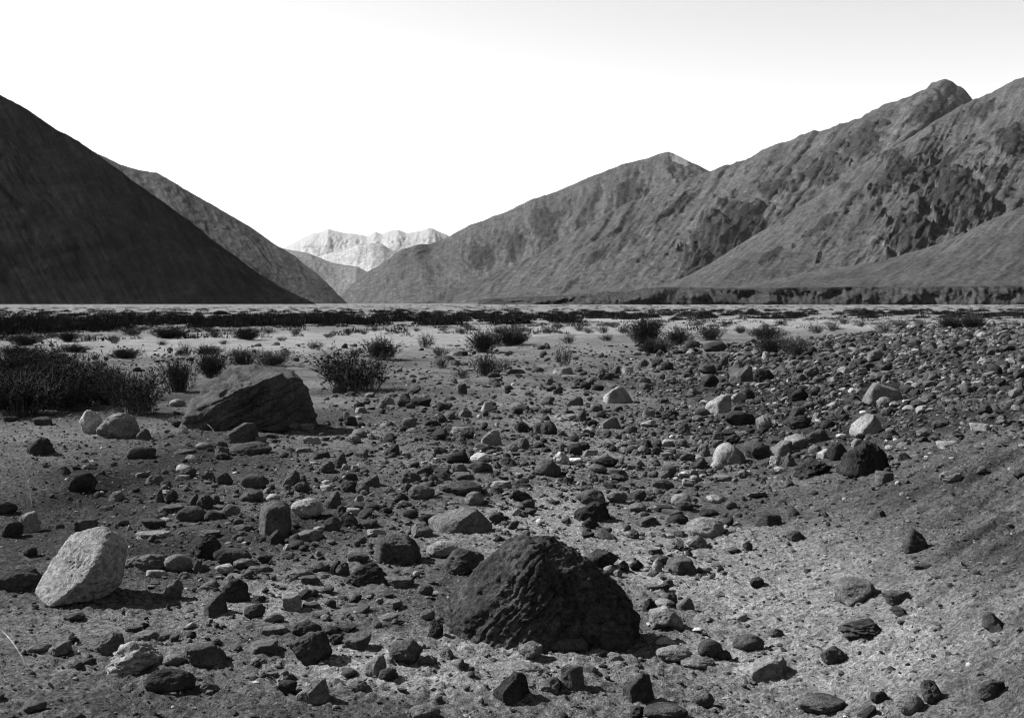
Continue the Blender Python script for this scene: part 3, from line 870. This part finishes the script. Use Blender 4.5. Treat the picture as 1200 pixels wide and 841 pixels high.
def build_heroes():
    # big dark boulder with a peak, its face in shade
    hero_poly([(518, 748), (537, 716), (560, 690), (588, 655), (604, 638), (620, 629), (640, 628), (658, 640), (690, 665), (722, 693), (742, 718), (753, 748), (754, 764), (530, 764)],
              [-.25, -.2, -.35, -.3, -.2, .1, -.1, -.15, -.2, -.3, -.3, -.3, 0, 0],
              [(.05, -1, .22, .40), (-.62, -1, .22, .50), (.62, -1, .30, .56), (.1, 1, .35, .55), (-.6, .9, .3, .66), (.7, .8, .3, .7), (-.3, -.9, .75, .50), (.25, -.8, .8, .52)],
              0.72, M['hero_dark'], 'big dark peaked boulder with shaded front face, largest in the foreground', 3.3, level=7, p=60, rough=0.066, strata=0.017, sdir=(-.75, .3, .55), freq=3.1, sink=.06, chips=12)
    # dark wedge boulder by the shrubs: bright sloping back, dark overhanging face
    hero_poly([(213, 494), (226, 479), (256, 452), (282, 433), (300, 429), (332, 428), (350, 436), (359, 452), (369, 478), (373, 501), (216, 503)],
              [-.35, -.4, -.45, -.45, -.2, -.15, .1, .1, 0, 0, 0],
              [(.10, -1, -.22, .30), (-.55, -1, -.1, .58), (.8, -.8, .0, .84), (-.35, -1, .62, .47), (.2, 1, .4, .5), (-.5, .9, .4, .6)],
              0.6, M['hero_wedge'], 'large dark wedge boulder with a bright sloping back beside the shrubs', 8.1, level=6, p=50, rough=0.05, strata=0.05, sdir=(-.5, -.3, .8), freq=3.0, sink=.08, chips=8)
    # pale tilted boulder, lower left
    hero_poly([(47, 702), (58, 683), (85, 655), (112, 629), (126, 622), (145, 627), (150, 640), (146, 668), (141, 694), (120, 712), (60, 712)],
              [-.5, -.7, -.85, -.8, -.3, .2, .2, 0, 0, 0, 0],
              [(-.55, -.62, .62, .40), (.25, -1, -.30, .56), (.9, -.6, 0, .72), (.1, 1, .1, .55), (-.7, .8, .2, .7)],
              0.75, M['hero_pale'], 'pale pitted boulder tilted to the sun, casting a black shadow', 5.5, level=6, p=22, rough=0.035, freq=2.8, pits=.09, sink=.02, chips=5)
    hero(323, 628, 39, 43, [(-1, -.3, .1, .9), (1, -.3, .05, .86), (0, -1, .12, .75), (-.1, -.2, 1, 1.0), (.6, -.1, 1, 1.15), (-.7, -.2, .8, 1.1), (0, 1, 0, .8), (0, 0, -1, 1.05)], 0.75, M['d'], 'upright rounded dark block standing alone among flat stones', level=5, p=9, rough=.04, seed=2.2, sink=.12)
    hero_poly([(501, 624), (509, 611), (532, 602), (548, 596), (558, 597), (567, 606), (578, 622), (575, 627), (504, 627)],
              [-.5, -.45, -.3, -.2, 0, -.1, 0, 0, 0], [(.5, -1, .12, .36), (-.4, -1, .5, .44), (.1, 1, .3, .45)],
              0.55, M['g'], 'grey hump boulder lit on one side and black on the other, mid flat', 6.0, level=5, p=18, rough=.06, strata=.02)
    hero(466, 661, 58, 33, [(0, -.35, 1, .44), (-.1, -1, .2, .42), (-1, -.3, .2, .9), (1, -.3, .35, .85), (0, 1, .3, .5), (0, 0, -1, .35), (.6, -.2, 1, .65)],
         0.6, M['d'], 'long dark block with pale stripes along its face', level=5, p=18, rough=.03, strata=.045, sdir=(0.05, .1, 1), seed=9.9)
    hero(1010, 560, 62, 42, [(-.5, -.2, 1, .55), (-1, -.4, .4, .85), (.2, -1, .2, .42), (1, -.2, .3, .8), (.5, -.1, 1, .62), (0, 1, .4, .5), (0, 0, -1, .4), (-.3, -.9, .4, .55)],
         0.6, M['k'], 'black jagged rock on the edge of the rubble above the bank', level=5, p=20, rough=.13, strata=.03, seed=12.0, freq=3.2)
    hero(1034, 474, 48, 25, [(-.8, -.2, .6, .75), (-1, -.4, .1, .9), (.1, -1, .15, .42), (1, -.1, .45, .85), (.25, 0, 1, .45), (0, 1, .4, .5), (0, 0, -1, .4)],
         0.6, M['g'], 'pale knob boulder with a long black flank in the rubble field', level=5, p=9, rough=.04, seed=14.0)
    hero(1015, 511, 40, 27, [(-.55, -.45, 1, .45), (1, -.4, .3, .7), (.3, -1, .1, .75), (-1, -.5, .2, .9), (0, 1, .4, .6), (0, 0, -1, .4), (.3, .2, 1, .6)],
         0.75, M['p'], 'pale sloping boulder with rough lit face in the rubble field', level=5, p=18, rough=.06, seed=15.0)
    hero(854, 545, 40, 25, [(-.4, -.4, 1, .55), (-1, -.3, .3, .85), (0, -1, .3, .6), (1, -.3, .3, .85), (.5, 0, 1, .55), (0, 1, .4, .6), (0, 0, -1, .4)],
         0.8, M['p'], 'smooth pale round boulder at the front of the rubble field', level=5, p=7, rough=.03, seed=16.0)
build_heroes()

def build_traced():
    items, rs = [], random.Random(21)
    for rec in T.replace('\n', '').split(';'):
        q = rec.split()
        px, py, w, h = map(float, q[:4])
        items.append(dict(px=px, py=py - h * 0.4, base=py, w=w, h=h, tone=q[4], shape=q[5]))
    return items

TRACED = build_traced()

def place_stone(it, rs, level):
    x, y, z = on_ground(it['px'], it['base'])
    w = it['w'] * y / F
    dpt = w * (rs.uniform(.6, .95) if it['shape'] != 'f' else rs.uniform(.6, 1.0))
    q = ray(it['px'], it['base'] - it['h'])
    h = EYE + q[2] * (y + dpt * (.42 if it['shape'] != 'f' else .6)) / q[1] - z
    h = max(h, w * (0.12 if it['shape'] == 'f' else 0.26))
    v, f = make_stone(it['shape'], level, rs, w, dpt, h)
    cx, cy = x + dpt * .42 * x / math.hypot(x, y), y + dpt * .42 * y / math.hypot(x, y)
    return v, f, (cx, cy, local_ground(cx, cy)), -math.atan2(x, y)

# ------------------------------------------------------------------ loose stones: sizes and places drawn from the rubble's own density
def rubble_density(px, py):
    """how thickly stones lie at a place seen at this pixel of the photograph"""
    def blob(cx, cy, sx, sy, k): return k * np.exp(-((px - cx) / sx) ** 2 - ((py - cy) / sy) ** 2)
    d = 0.55 + blob(1000, 455, 190, 65, 5.2) + blob(930, 530, 100, 45, 2.5) + blob(860, 440, 70, 40, 2.0) + blob(1130, 430, 110, 45, 3.5)
    d += blob(560, 570, 200, 75, 2.3) + blob(470, 620, 160, 80, 0.9) + blob(740, 560, 120, 80, 2.0) + blob(280, 600, 110, 70, 0.8) + blob(330, 690, 170, 70, 0.6)
    d += blob(250, 660, 70, 50, 0.8) + blob(740, 720, 60, 60, 1.2) + blob(480, 760, 120, 50, 0.8) + blob(640, 820, 200, 30, 0.6) + blob(600, 660, 300, 60, 0.7) + blob(330, 770, 260, 60, 0.8)
    line = 505 + (1200 - px) * 0.42            # below this line on the right: bare soil bank
    bare = smooth(0, 45, py - line) * smooth(800, 900, px)
    d = d * (1 - 0.8 * bare)
    d *= 1 - 0.6 * (1 - smooth(400, 470, py)) * (1 - smooth(740, 840, px))
    d *= 1 - 0.75 * smooth(0, 90, 110 - px) * smooth(430, 470, py)
    return d

def scatter(n_try, smin, smax, alpha, ymin, ymax, rng, dens=rubble_density, kmax=6.0):
    y = np.sqrt(rng.uniform(ymin ** 2, ymax ** 2, n_try))
    a = rng.uniform(-0.58, 0.58, n_try)
    x = y * a
    z = ground_base(x, y)
    px, py, _ = project(x, y, z)
    keep = rng.uniform(0, 1, n_try) * kmax < dens(px, py)
    x, y, z, px, py = x[keep], y[keep], z[keep], px[keep], py[keep]
    u = rng.uniform(0, 1, len(x))
    s = (smin ** -alpha + u * (smax ** -alpha - smin ** -alpha)) ** (-1 / alpha)
    return x, y, px, py, s

def build_loose():
    rng = np.random.default_rng(77)
    x, y, px, py, s = scatter(190000, 0.032, 0.34, 2.1, 3.6, 42, rng)
    spx = s * F / y
    # keep clear of the traced stones, the boulders and the shrubs' roots
    ok = np.ones(len(x), bool)
    hx = [(i['px'], i['base'] - i['h'] * .35, i['w'], i['h']) for i in TRACED if i['w'] > 18]
    hx += [(640, 700, 250, 130), (293, 465, 165, 72), (99, 665, 110, 85), (323, 608, 40, 40), (539, 612, 76, 28), (466, 645, 58, 30), (1010, 542, 60, 40), (1034, 462, 48, 24), (1015, 498, 40, 26), (854, 533, 40, 24)]
    for cx, cy, w, h in hx:
        ok &= ~((np.abs(px - cx) < w * .5) & (np.abs(py - cy) < h * .5))
    ok &= spx > 2.2
    x, y, px, py, s, spx = x[ok], y[ok], px[ok], py[ok], s[ok], spx[ok]
    inview = (px > 0) & (px < 1200) & (py < 841)
    lim = np.where(py > 560, 26, 19)
    s = np.minimum(s, lim * y / F)
    spx = s * F / y
    rank = np.argsort(-(spx * inview))
    need = max(0, 300 - len(TRACED))
    singles = rank[:need]
    rest = np.setdiff1d(np.arange(len(x)), singles)
    rest = rest[np.argsort(-spx[rest])][:26000]
    rs = random.Random(5)
    for i in singles:
        t = rs.choices('kdgp', (2, 4, 3, 1))[0]
        sh = rs.choices('frawj', (3, 3, 3, 2, 1))[0]
        w = float(spx[i])
        TRACED.append(dict(px=float(px[i]), py=float(py[i]) - .2 * w, base=float(py[i]), w=w, h=w * (.32 if sh == 'f' else .52), tone=t, shape=sh))
    # the others, joined
    zg = ground_h(x, y)
    protos = {}
    for lev in (1, 2, 3):
        protos[lev] = [make_stone(k, lev, rs, 1.0, rs.uniform(.65, 1), rs.uniform(.16, .3) if k == 'f' else rs.uniform(.32, .6)) for k in 'fawjfrawjfafaaf' for _ in (0, 1)]
    V, Fc, Tn, off = [], [], [], 0
    tones = np.array([.018, .028, .040, .058, .10, .19]); tp = np.array([.27, .31, .21, .12, .08, .01])
    order = rng.permutation(len(rest))
    for i in rest[order]:
        lev = 3 if spx[i] > 14 else (2 if spx[i] > 4.5 else 1)
        v, f = protos[lev][rng.integers(len(protos[lev]))]
        a = rng.uniform(0, 6.283); c, sn = math.cos(a), math.sin(a)
        q = v @ np.array([[c, sn, 0], [-sn, c, 0], [0, 0, 1]]) * (s[i] * np.array((1, 1, rng.uniform(.8, 1.25))))
        tl = rng.normal(0, .14, 2)
        q[:, 2] += q[:, 0] * tl[0] + q[:, 1] * tl[1]
        q += (x[i], y[i], zg[i])
        V.append(q); Fc.append(f + off); off += len(q)
        Tn.append(np.full(len(q), rng.choice(tones, p=tp) * rng.uniform(.8, 1.25)))
    me = mesh_from('loose_stones', np.concatenate(V), tris=np.concatenate(Fc), mat=MAT_STONES, smooth_=False)
    attr(me, 'tone', np.concatenate(Tn))
    put('loose_stones', me, kind='stuff', label='countless small loose stones strewn over the flat and the rubble field', cat='stones')

def build_gravel():
    rng = np.random.default_rng(99)
    def dens(px, py):
        line = 505 + (1200 - px) * 0.42
        bare = smooth(0, 45, py - line) * smooth(800, 900, px)
        return 1.0 + 0.2 * bare + 0 * py
    x, y, px, py, s = scatter(52000, 0.008, 0.034, 1.9, 3.5, 15, rng, dens, 1.3)
    # thin towards the distance
    keep = s * F / y > 1.6
    x, y, s = x[keep], y[keep], s[keep]
    z = ground_h(x, y)
    u, f = ico(1)
    n = len(x)
    jit = 1 + rng.normal(0, .22, (n, len(u), 1))
    sc = np.stack([rng.uniform(.8, 1.3, n), rng.uniform(.8, 1.3, n), rng.uniform(.4, .9, n)], -1)[:, None, :]
    V = u[None] * jit * sc * (s / 2)[:, None, None]
    V += np.stack([x, y, z + s * .06], -1)[:, None, :]
    Fc = (f[None] + (np.arange(n) * len(u))[:, None, None]).reshape(-1, 3)
    tones = rng.choice([.018, .028, .042, .07, .15], n, p=[.2, .34, .26, .16, .04])
    me = mesh_from('gravel', V.reshape(-1, 3), tris=Fc, mat=MAT_STONES)
    attr(me, 'tone', np.repeat(tones, len(u)))
    put('gravel', me, kind='stuff', label='fine gravel and grit scattered over the near soil', cat='gravel')

build_loose()
build_gravel()

def finish_traced():
    rs = random.Random(31)
    marks = LANDMARKS
    lab = []
    for it in TRACED:
        key = (int(it['px']), int(it['base']))
        if key in LM_OWN:
            it['label'] = LM_OWN[key]; it['own'] = True
        else:
            sz = 'tiny ' if it['w'] < 13 else ('small ' if it['w'] < 22 else ('' if it['w'] < 36 else 'large '))
            it['adj'] = sz + TONE[it['tone']] + ' ' + SHAPE[it['shape']]
            lab.append(it)
    label_all(lab, marks, 'stone')
    for it in TRACED:
        lev = 4 if it['w'] > 19 else 3
        if it['w'] > 36: lev = 5
        v, f, loc, rz = place_stone(it, rs, lev)
        big = it['w'] > 34
        me = mesh_from('rock' if big else 'stone', v, tris=f, mat=M[it['tone']], smooth_=it['w'] > 20)
        put('rock' if big else 'stone', me, label=it['label'], cat='rock' if big else 'stone', group='rocks and stones strewn over the flat', loc=loc, rz=rz)
finish_traced()
# ------------------------------------------------------------------ shrubs
def bush_meshes(seed, ntwig, upright, leafy):
    """a clump of fanning, forking twigs with small leaves: half width 0.5, height 1"""
    rs = np.random.default_rng(seed)
    SV, SQ, LV, LT = [], [], [], []
    so = lo = 0
    def twig(p0, p1, p2, r0, n, ns):
        nonlocal so
        t = np.linspace(0, 1, n)[:, None]
        c = (1 - t) ** 2 * p0 + 2 * t * (1 - t) * p1 + t * t * p2
        c[1:] += rs.normal(0, .006, (n - 1, 3))
        rad = np.linspace(r0, r0 * .3, n)
        ring = np.array([(math.cos(q), math.sin(q), 0) for q in (0, 2.09, 4.19)])
        SV.append((c[:, None, :] + ring[None] * rad[:, None, None]).reshape(-1, 3))
        for i in range(n - 1):
            for j in range(3):
                SQ.append((so + i * 3 + j, so + i * 3 + (j + 1) % 3, so + i * 3 + 3 + (j + 1) % 3, so + i * 3 + 3 + j))
        so += n * 3
        return c
    def leaves(c, k):
        nonlocal lo
        ax = c[-1] - c[0]
        L = np.linalg.norm(ax) + 1e-6
        for q in range(k):
            tt = rs.uniform(.15, 1.0) * (len(c) - 1)
            i = min(int(tt), len(c) - 2)
            b = c[i] + (c[i + 1] - c[i]) * (tt - i)
            d = ax / L * .9 + rs.normal(0, .5, 3)
            d /= np.linalg.norm(d)
            s = rs.normal(0, 1, 3); s -= d * (s @ d); s /= np.linalg.norm(s)
            ln, wd = rs.uniform(.03, .065), rs.uniform(.005, .010)
            LV.extend((b, b + d * ln * .5 + s * wd, b + d * ln, b + d * ln * .5 - s * wd))
            LT.append((lo, lo + 1, lo + 2, lo + 3)); lo += 4
    lob = [(rs.uniform(-.22, .22), rs.uniform(-.22, .22), rs.uniform(.65, 1.0)) for _ in range(6)]
    for k in range(ntwig):
        a = rs.uniform(0, 6.283)
        lean = rs.uniform(0, 1) ** 0.6
        lx, ly, lh = lob[rs.integers(6)]
        out = np.array((math.cos(a), math.sin(a), 0))
        root = np.array((lx, ly, 0)) * .55 + out * rs.uniform(0, .14)
        L = lh * rs.uniform(.55, 1.0) * (1 - (0.55 - .35 * upright) * lean ** 2)
        tip = root + np.array((lx, ly, 0)) * .5 + out * lean * rs.uniform(.2, .34) * (1.15 - .4 * upright) + np.array((0, 0, L))
        mid = root * .5 + tip * .5 - out * .05 * lean + rs.normal(0, .025, 3) + (0, 0, .05)
        c = twig(root + (0, 0, -.03), mid, tip, .0042 * rs.uniform(.7, 1.3), 5, 3)
        leaves(c, rs.poisson(leafy))
        for q in range(2 if upright > .5 else 3):
            b = c[rs.integers(1, 4)]
            d = (tip - root) / np.linalg.norm(tip - root) + rs.normal(0, .32, 3)
            e = b + d * rs.uniform(.12, .3)
            e[2] = max(e[2], .03)
            s = twig(b, (b + e) / 2 + rs.normal(0, .012, 3), e, .0026, 3, 3)
            leaves(s, rs.poisson(leafy * .7))
    SV, LV = np.concatenate(SV), np.array(LV)
    for k in range(3):
        lo_, hi_ = np.percentile(LV[:, k], (2, 98))
        if k == 2: lo_ = 0
        mid_, wid_ = ((lo_ + hi_) / 2, hi_ - lo_) if k < 2 else (0, hi_)
        SV[:, k] = (SV[:, k] - mid_) / wid_
        LV[:, k] = (LV[:, k] - mid_) / wid_
    tm = mesh_from('twigs', SV, quads=np.array(SQ), mat=MAT_TWIG)
    lm = mesh_from('foliage', LV, quads=np.array(LT), mat=MAT_LEAF)
    return tm, lm

BUSHES = """62 478 96 72 s;20 488 90 66 s;104 468 64 58 s;30 452 80 48 s;155 487 64 66 u;208 460 46 46 u;246 443 38 34 s;215 418 20 18 s;243 416 28 12 s;147 421 32 13 s;284 427 36 20 u;318 429 42 20 u;333 420 16 12 u;111 423 8 10 s;
410 459 88 52 u;446 422 40 26 s;415 419 17 12 s;499 409 20 19 u;515 418 22 13 s;517 432 20 17 s;541 444 18 15 u;568 441 30 28 u;588 436 22 18 s;566 414 36 28 s;595 406 40 24 s;606 404 26 18 s;661 428 20 25 u;665 403 18 13 s;710 400 16 10 s;
757 403 40 32 s;771 414 38 18 s;796 404 28 21 s;833 399 38 21 u;812 425 16 11 u;732 391 18 10 s;706 391 15 12 s;867 391 12 9 s;900 398 36 18 s;905 417 40 26 u;932 417 34 22 u;884 428 24 10 s;957 391 20 14 s;975 389 16 14 u;1037 388 24 14 s;
1058 385 20 14 s;1081 384 17 12 s;1116 386 30 16 s;1142 385 32 17 s;868 390 12 10 s;407 393 11 9 s;426 392 9 6 s;489 389 9 6 s;288 398 31 15 s;369 410 19 11 s;199 397 40 14 s;251 396 18 13 s;133 403 14 11 s;102 400 20 8 s;16 418 42 14 s;
84 413 36 10 s;346 393 13 9 s;312 391 14 8 s;78 401 28 13 s;155 394 22 12 s;60 396 18 8 s;190 405 14 7 s;262 404 12 6 s;330 400 12 6 s;385 396 12 6 s;440 388 14 7 s;465 391 10 5 s;520 388 14 6 s;548 386 16 7 s;690 391 14 7 s;655 385 14 6 s;720 384 14 7 s;770 383 16 7 s;820 381 16 7 s;850 383 14 7 s;915 381 16 8 s;990 380 14 8 s;1010 383 12 7 s;46 474 60 56 s;82 482 50 42 s;120 474 44 48 s;128 452 30 26 s;10 448 44 40 s;50 432 60 24 s;30 405 34 14 s;540 391 18 9 s;640 391 20 9 s;615 389 22 9 s;680 388 20 9 s;585 391 20 9 s;5 470 30 40 s"""
BUSH_MARKS = [(295, 'dark wedge boulder', 465), (139, 'split pale rocks', 500), (410, 'broad shrub by the wedge boulder', 435), (757, 'tall dark shrub on the pale flat', 388),
              (918, 'wide shrub in the rubble field', 403), (661, 'spiky shrub alone on the pebbly flat', 415), (580, 'dense shrub pair mid flat', 400), (724, 'pale-topped rock', 463),
              (1130, 'long shrubs at the rubble crest', 378), (499, 'spindly shrub on the open flat', 400), (155, 'twiggy pale-stemmed shrub', 455)]
BUSH_OWN = {(410, 459): 'broad dark shrub just behind and beside the wedge boulder, fanning upright twigs', (757, 403): 'tallest dark shrub on the pale flat before the scrub belt',
            (661, 428): 'spiky shrub standing alone on the pebbly flat', (155, 487): 'twiggy shrub with pale stems above the split pale rocks', (499, 409): 'small spindly shrub on the open flat',
            (905, 417): 'wide upright shrub rooted at the back of the rubble field'}

def build_bushes():
    protos = {'s': [bush_meshes(100 + k, 190, .25, 11) for k in range(3)], 'u': [bush_meshes(200 + k, 150, .9, 6) for k in range(3)]}
    thin = [bush_meshes(300 + k, 70, .3, 8) for k in range(3)]
    rs = random.Random(3)
    items = []
    for rec in BUSHES.replace('\n', '').split(';'):
        q = rec.split()
        px, py, w, h = map(float, q[:4])
        it = dict(px=px, py=py - h / 2, base=py, w=w, h=h, kind=q[4])
        sz = 'tiny' if w < 16 else ('small' if w < 24 else ('medium' if w < 40 else 'large'))
        it['adj'] = sz + (' twiggy' if q[4] == 'u' else ' leafy')
        items.append(it)
    lab = [i for i in items if (int(i['px']), int(i['base'])) not in BUSH_OWN]
    label_all(lab, BUSH_MARKS, 'shrub')
    for it in items:
        it['label'] = BUSH_OWN.get((int(it['px']), int(it['base'])), it.get('label', '').replace('lying', 'growing'))
    for it in items:
        x, y, z = on_ground(it['px'], it['base'])
        w, h = it['w'] * y / F, it['h'] * y / F * (.84 if it['px'] < 190 and it['base'] > 440 else 1)
        y += w * .15
        e = bpy.data.objects.new('shrub', None)
        COL.objects.link(e)
        e.location = (x, y, local_ground(x, y) - .01)
        e.rotation_euler = (0, 0, rs.uniform(0, 6.28))
        e.scale = (w * .97, w * .97, h * .92)
        e['label'], e['category'], e['group'] = it['label'], 'shrub', 'shrubs growing on the river flat'
        tm, lm = (rs.choice(protos[it['kind']]) if it['w'] > 24 else rs.choice(thin))
        put('twigs', tm, parent=e)
        put('foliage', lm, parent=e)
build_bushes()

def build_scrub():
    """the belt of low scrub across the flat: one dark mass of leafy tufts"""
    rng = np.random.default_rng(5)
    V, Q, off = [], [], 0
    def tuft(x, y, w, h, n):
        nonlocal off
        a = rng.uniform(0, 6.283, n); r = np.sqrt(rng.uniform(0, 1, n)) * w / 2
        bx, by = x + r * np.cos(a), y + r * np.sin(a)
        top = h * (1 - (r / (w / 2)) ** 2 * .75) * rng.uniform(.55, 1.0, n)
        z0 = np.maximum(0, top - rng.uniform(.2, .6, n) * h - .05)
        wd = rng.uniform(.02, .06, n) * w * .5
        d = rng.uniform(0, 3.14, n)
        ux, uy = np.cos(d) * wd, np.sin(d) * wd
        ln = rng.normal(0, .22, (n, 2)) * h
        g = local_ground(x, y)
        P = np.stack([np.stack([bx - ux, by - uy, g + z0], -1), np.stack([bx + ux, by + uy, g + z0], -1), np.stack([bx + ln[:, 0], by + ln[:, 1], g + top], -1)], 1)
        V.append(P.reshape(-1, 3)); Q.append(np.arange(n * 3).reshape(-1, 3) + off); off += n * 3
    def edge(px):   # nearer edge of the belt, as it runs across the valley (photograph row)
        return np.interp(px, [-200, 0, 130, 250, 400, 560, 640, 760, 860, 1000, 1200, 1400], [396, 393, 386, 384, 381.5, 380.5, 379, 376.5, 374, 373, 373, 373])
    k = 0
    while k < 2000:
        px = rng.uniform(-150, 1350)
        e = edge(px)
        py = HORIZ + 7.3 + (e - HORIZ - 7.3) * rng.uniform(0, 1) ** .8
        n1 = fbm(np.array([[px / 45, py / 4.0, 2.0]]), 2)[0]
        if n1 < (-0.35 if px > 450 else -.7) + .5 * (py > e - 4): continue
        y = EYE * F / (py - HORIZ)
        x = (px - CX) / F * y
        tuft(x, y, rng.uniform(.9, 2.4), rng.uniform(.35, .75), 110)
        k += 1
    # thin scatter and thin lines beyond and before
    for k in range(800):
        px = rng.uniform(-150, 1350)
        py = rng.choice([HORIZ + rng.uniform(2.2, 7) if px > 420 else HORIZ + rng.uniform(5, 7.5), edge(px) + 14 * rng.uniform() ** 2.2])
        y = EYE * F / (py - HORIZ)
        tuft((px - CX) / F * y, y, rng.uniform(.5, 1.5) * max(1, y / 150), rng.uniform(.2, .42) * max(1, y / 260), 50)
    me = mesh_from('scrub_belt', np.concatenate(V), tris=np.concatenate(Q), mat=MAT_SCRUB)
    put('scrub_belt', me, kind='stuff', label='dark belt of low scrub across the far flat', cat='scrub')
build_scrub()

def dry_stalk(pts, label, r=0.004):
    P = np.array(pts, float)
    n = 9
    t = np.linspace(0, 1, n)[:, None]
    c = (1 - t) ** 2 * P[0] + 2 * t * (1 - t) * P[1] + t * t * P[2]
    ring = np.array([(math.cos(q), math.sin(q) * .6, math.sin(q) * .8) for q in np.arange(5) * 6.283 / 5])
    rad = np.linspace(r, r * .45, n)
    v = (c[:, None] + ring[None] * rad[:, None, None]).reshape(-1, 3)
    q = [(i * 5 + j, i * 5 + (j + 1) % 5, i * 5 + 5 + (j + 1) % 5, i * 5 + 5 + j) for i in range(n - 1) for j in range(5)]
    # a few short side shoots towards the tip
    V, Q = [v], list(q)
    off = len(v)
    for k in range(4):
        b = c[4 + k]
        d = np.array((R.uniform(-1, 1), R.uniform(-1, 1), .9)) * .035
        s = np.array((.0015, 0, .001))
        V.append(np.array([b - s, b + s, b + d]))
        Q.append((off, off + 1, off + 2)); off += 3
    me = mesh_from('dry_stalk', np.concatenate(V), faces=[tuple(map(int, f)) for f in Q], mat=MAT_STRAW)
    put('dry_stalk', me, label=label, cat='grass stalk')

def build_stalks():
    x, y, z = on_ground(33, 785)
    t = at_dist(-4, 733, y + .12)
    dry_stalk([(x, y, local_ground(x, y) - .01), ((x + t[0]) / 2 + .02, y + .05, (z + t[2]) / 2 + .03), tuple(t)], 'bleached dry stalk leaning out of the soil at lower left')
    x, y, z = on_ground(37, 592)
    t = at_dist(24, 538, y + .1)
    dry_stalk([(x, y, local_ground(x, y) - .01), ((x + t[0]) / 2 + .03, y + .05, (z + t[2]) / 2), tuple(t)], 'thin pale dry stalk standing behind the pale stone at left', .004)
    x, y, z = on_ground(250, 520)
    t = at_dist(243, 497, y + .1)
    dry_stalk([(x, y, local_ground(x, y) - .01), (x + .06, y, (z + t[2]) / 2 + .03), tuple(t)], 'thin pale grass stem bent over before the wedge boulder', .004)
build_stalks()
# ------------------------------------------------------------------ air
def build_haze():
    m = bpy.data.materials.new('valley_air')
    m.use_nodes = True
    nt = m.node_tree
    nt.nodes.clear()
    m.cycles.volume_sampling = 'MULTIPLE_IMPORTANCE'
    o = nt.nodes.new('ShaderNodeOutputMaterial')
    v = nt.nodes.new('ShaderNodeVolumePrincipled')
    v.inputs['Color'].default_value = (.95, .95, .95, 1)
    v.inputs['Density'].default_value = HAZE
    v.inputs['Anisotropy'].default_value = 0.0
    nt.links.new(v.outputs[0], o.inputs['Volume'])
    X, Y0, Y1, Z0, Z1 = 100000, -100000, 100000, -60, 4200
    P = [(sx * X, y, z) for z in (Z0, Z1) for (sx, y) in ((-1, Y0), (1, Y0), (1, Y1), (-1, Y1))]
    me = mesh_from('haze', P, faces=[(3, 2, 1, 0), (4, 5, 6, 7), (0, 1, 5, 4), (1, 2, 6, 5), (2, 3, 7, 6), (3, 0, 4, 7)], mat=m)
    put('haze', me, kind='stuff')
HAZE = 2.7e-6
build_haze()
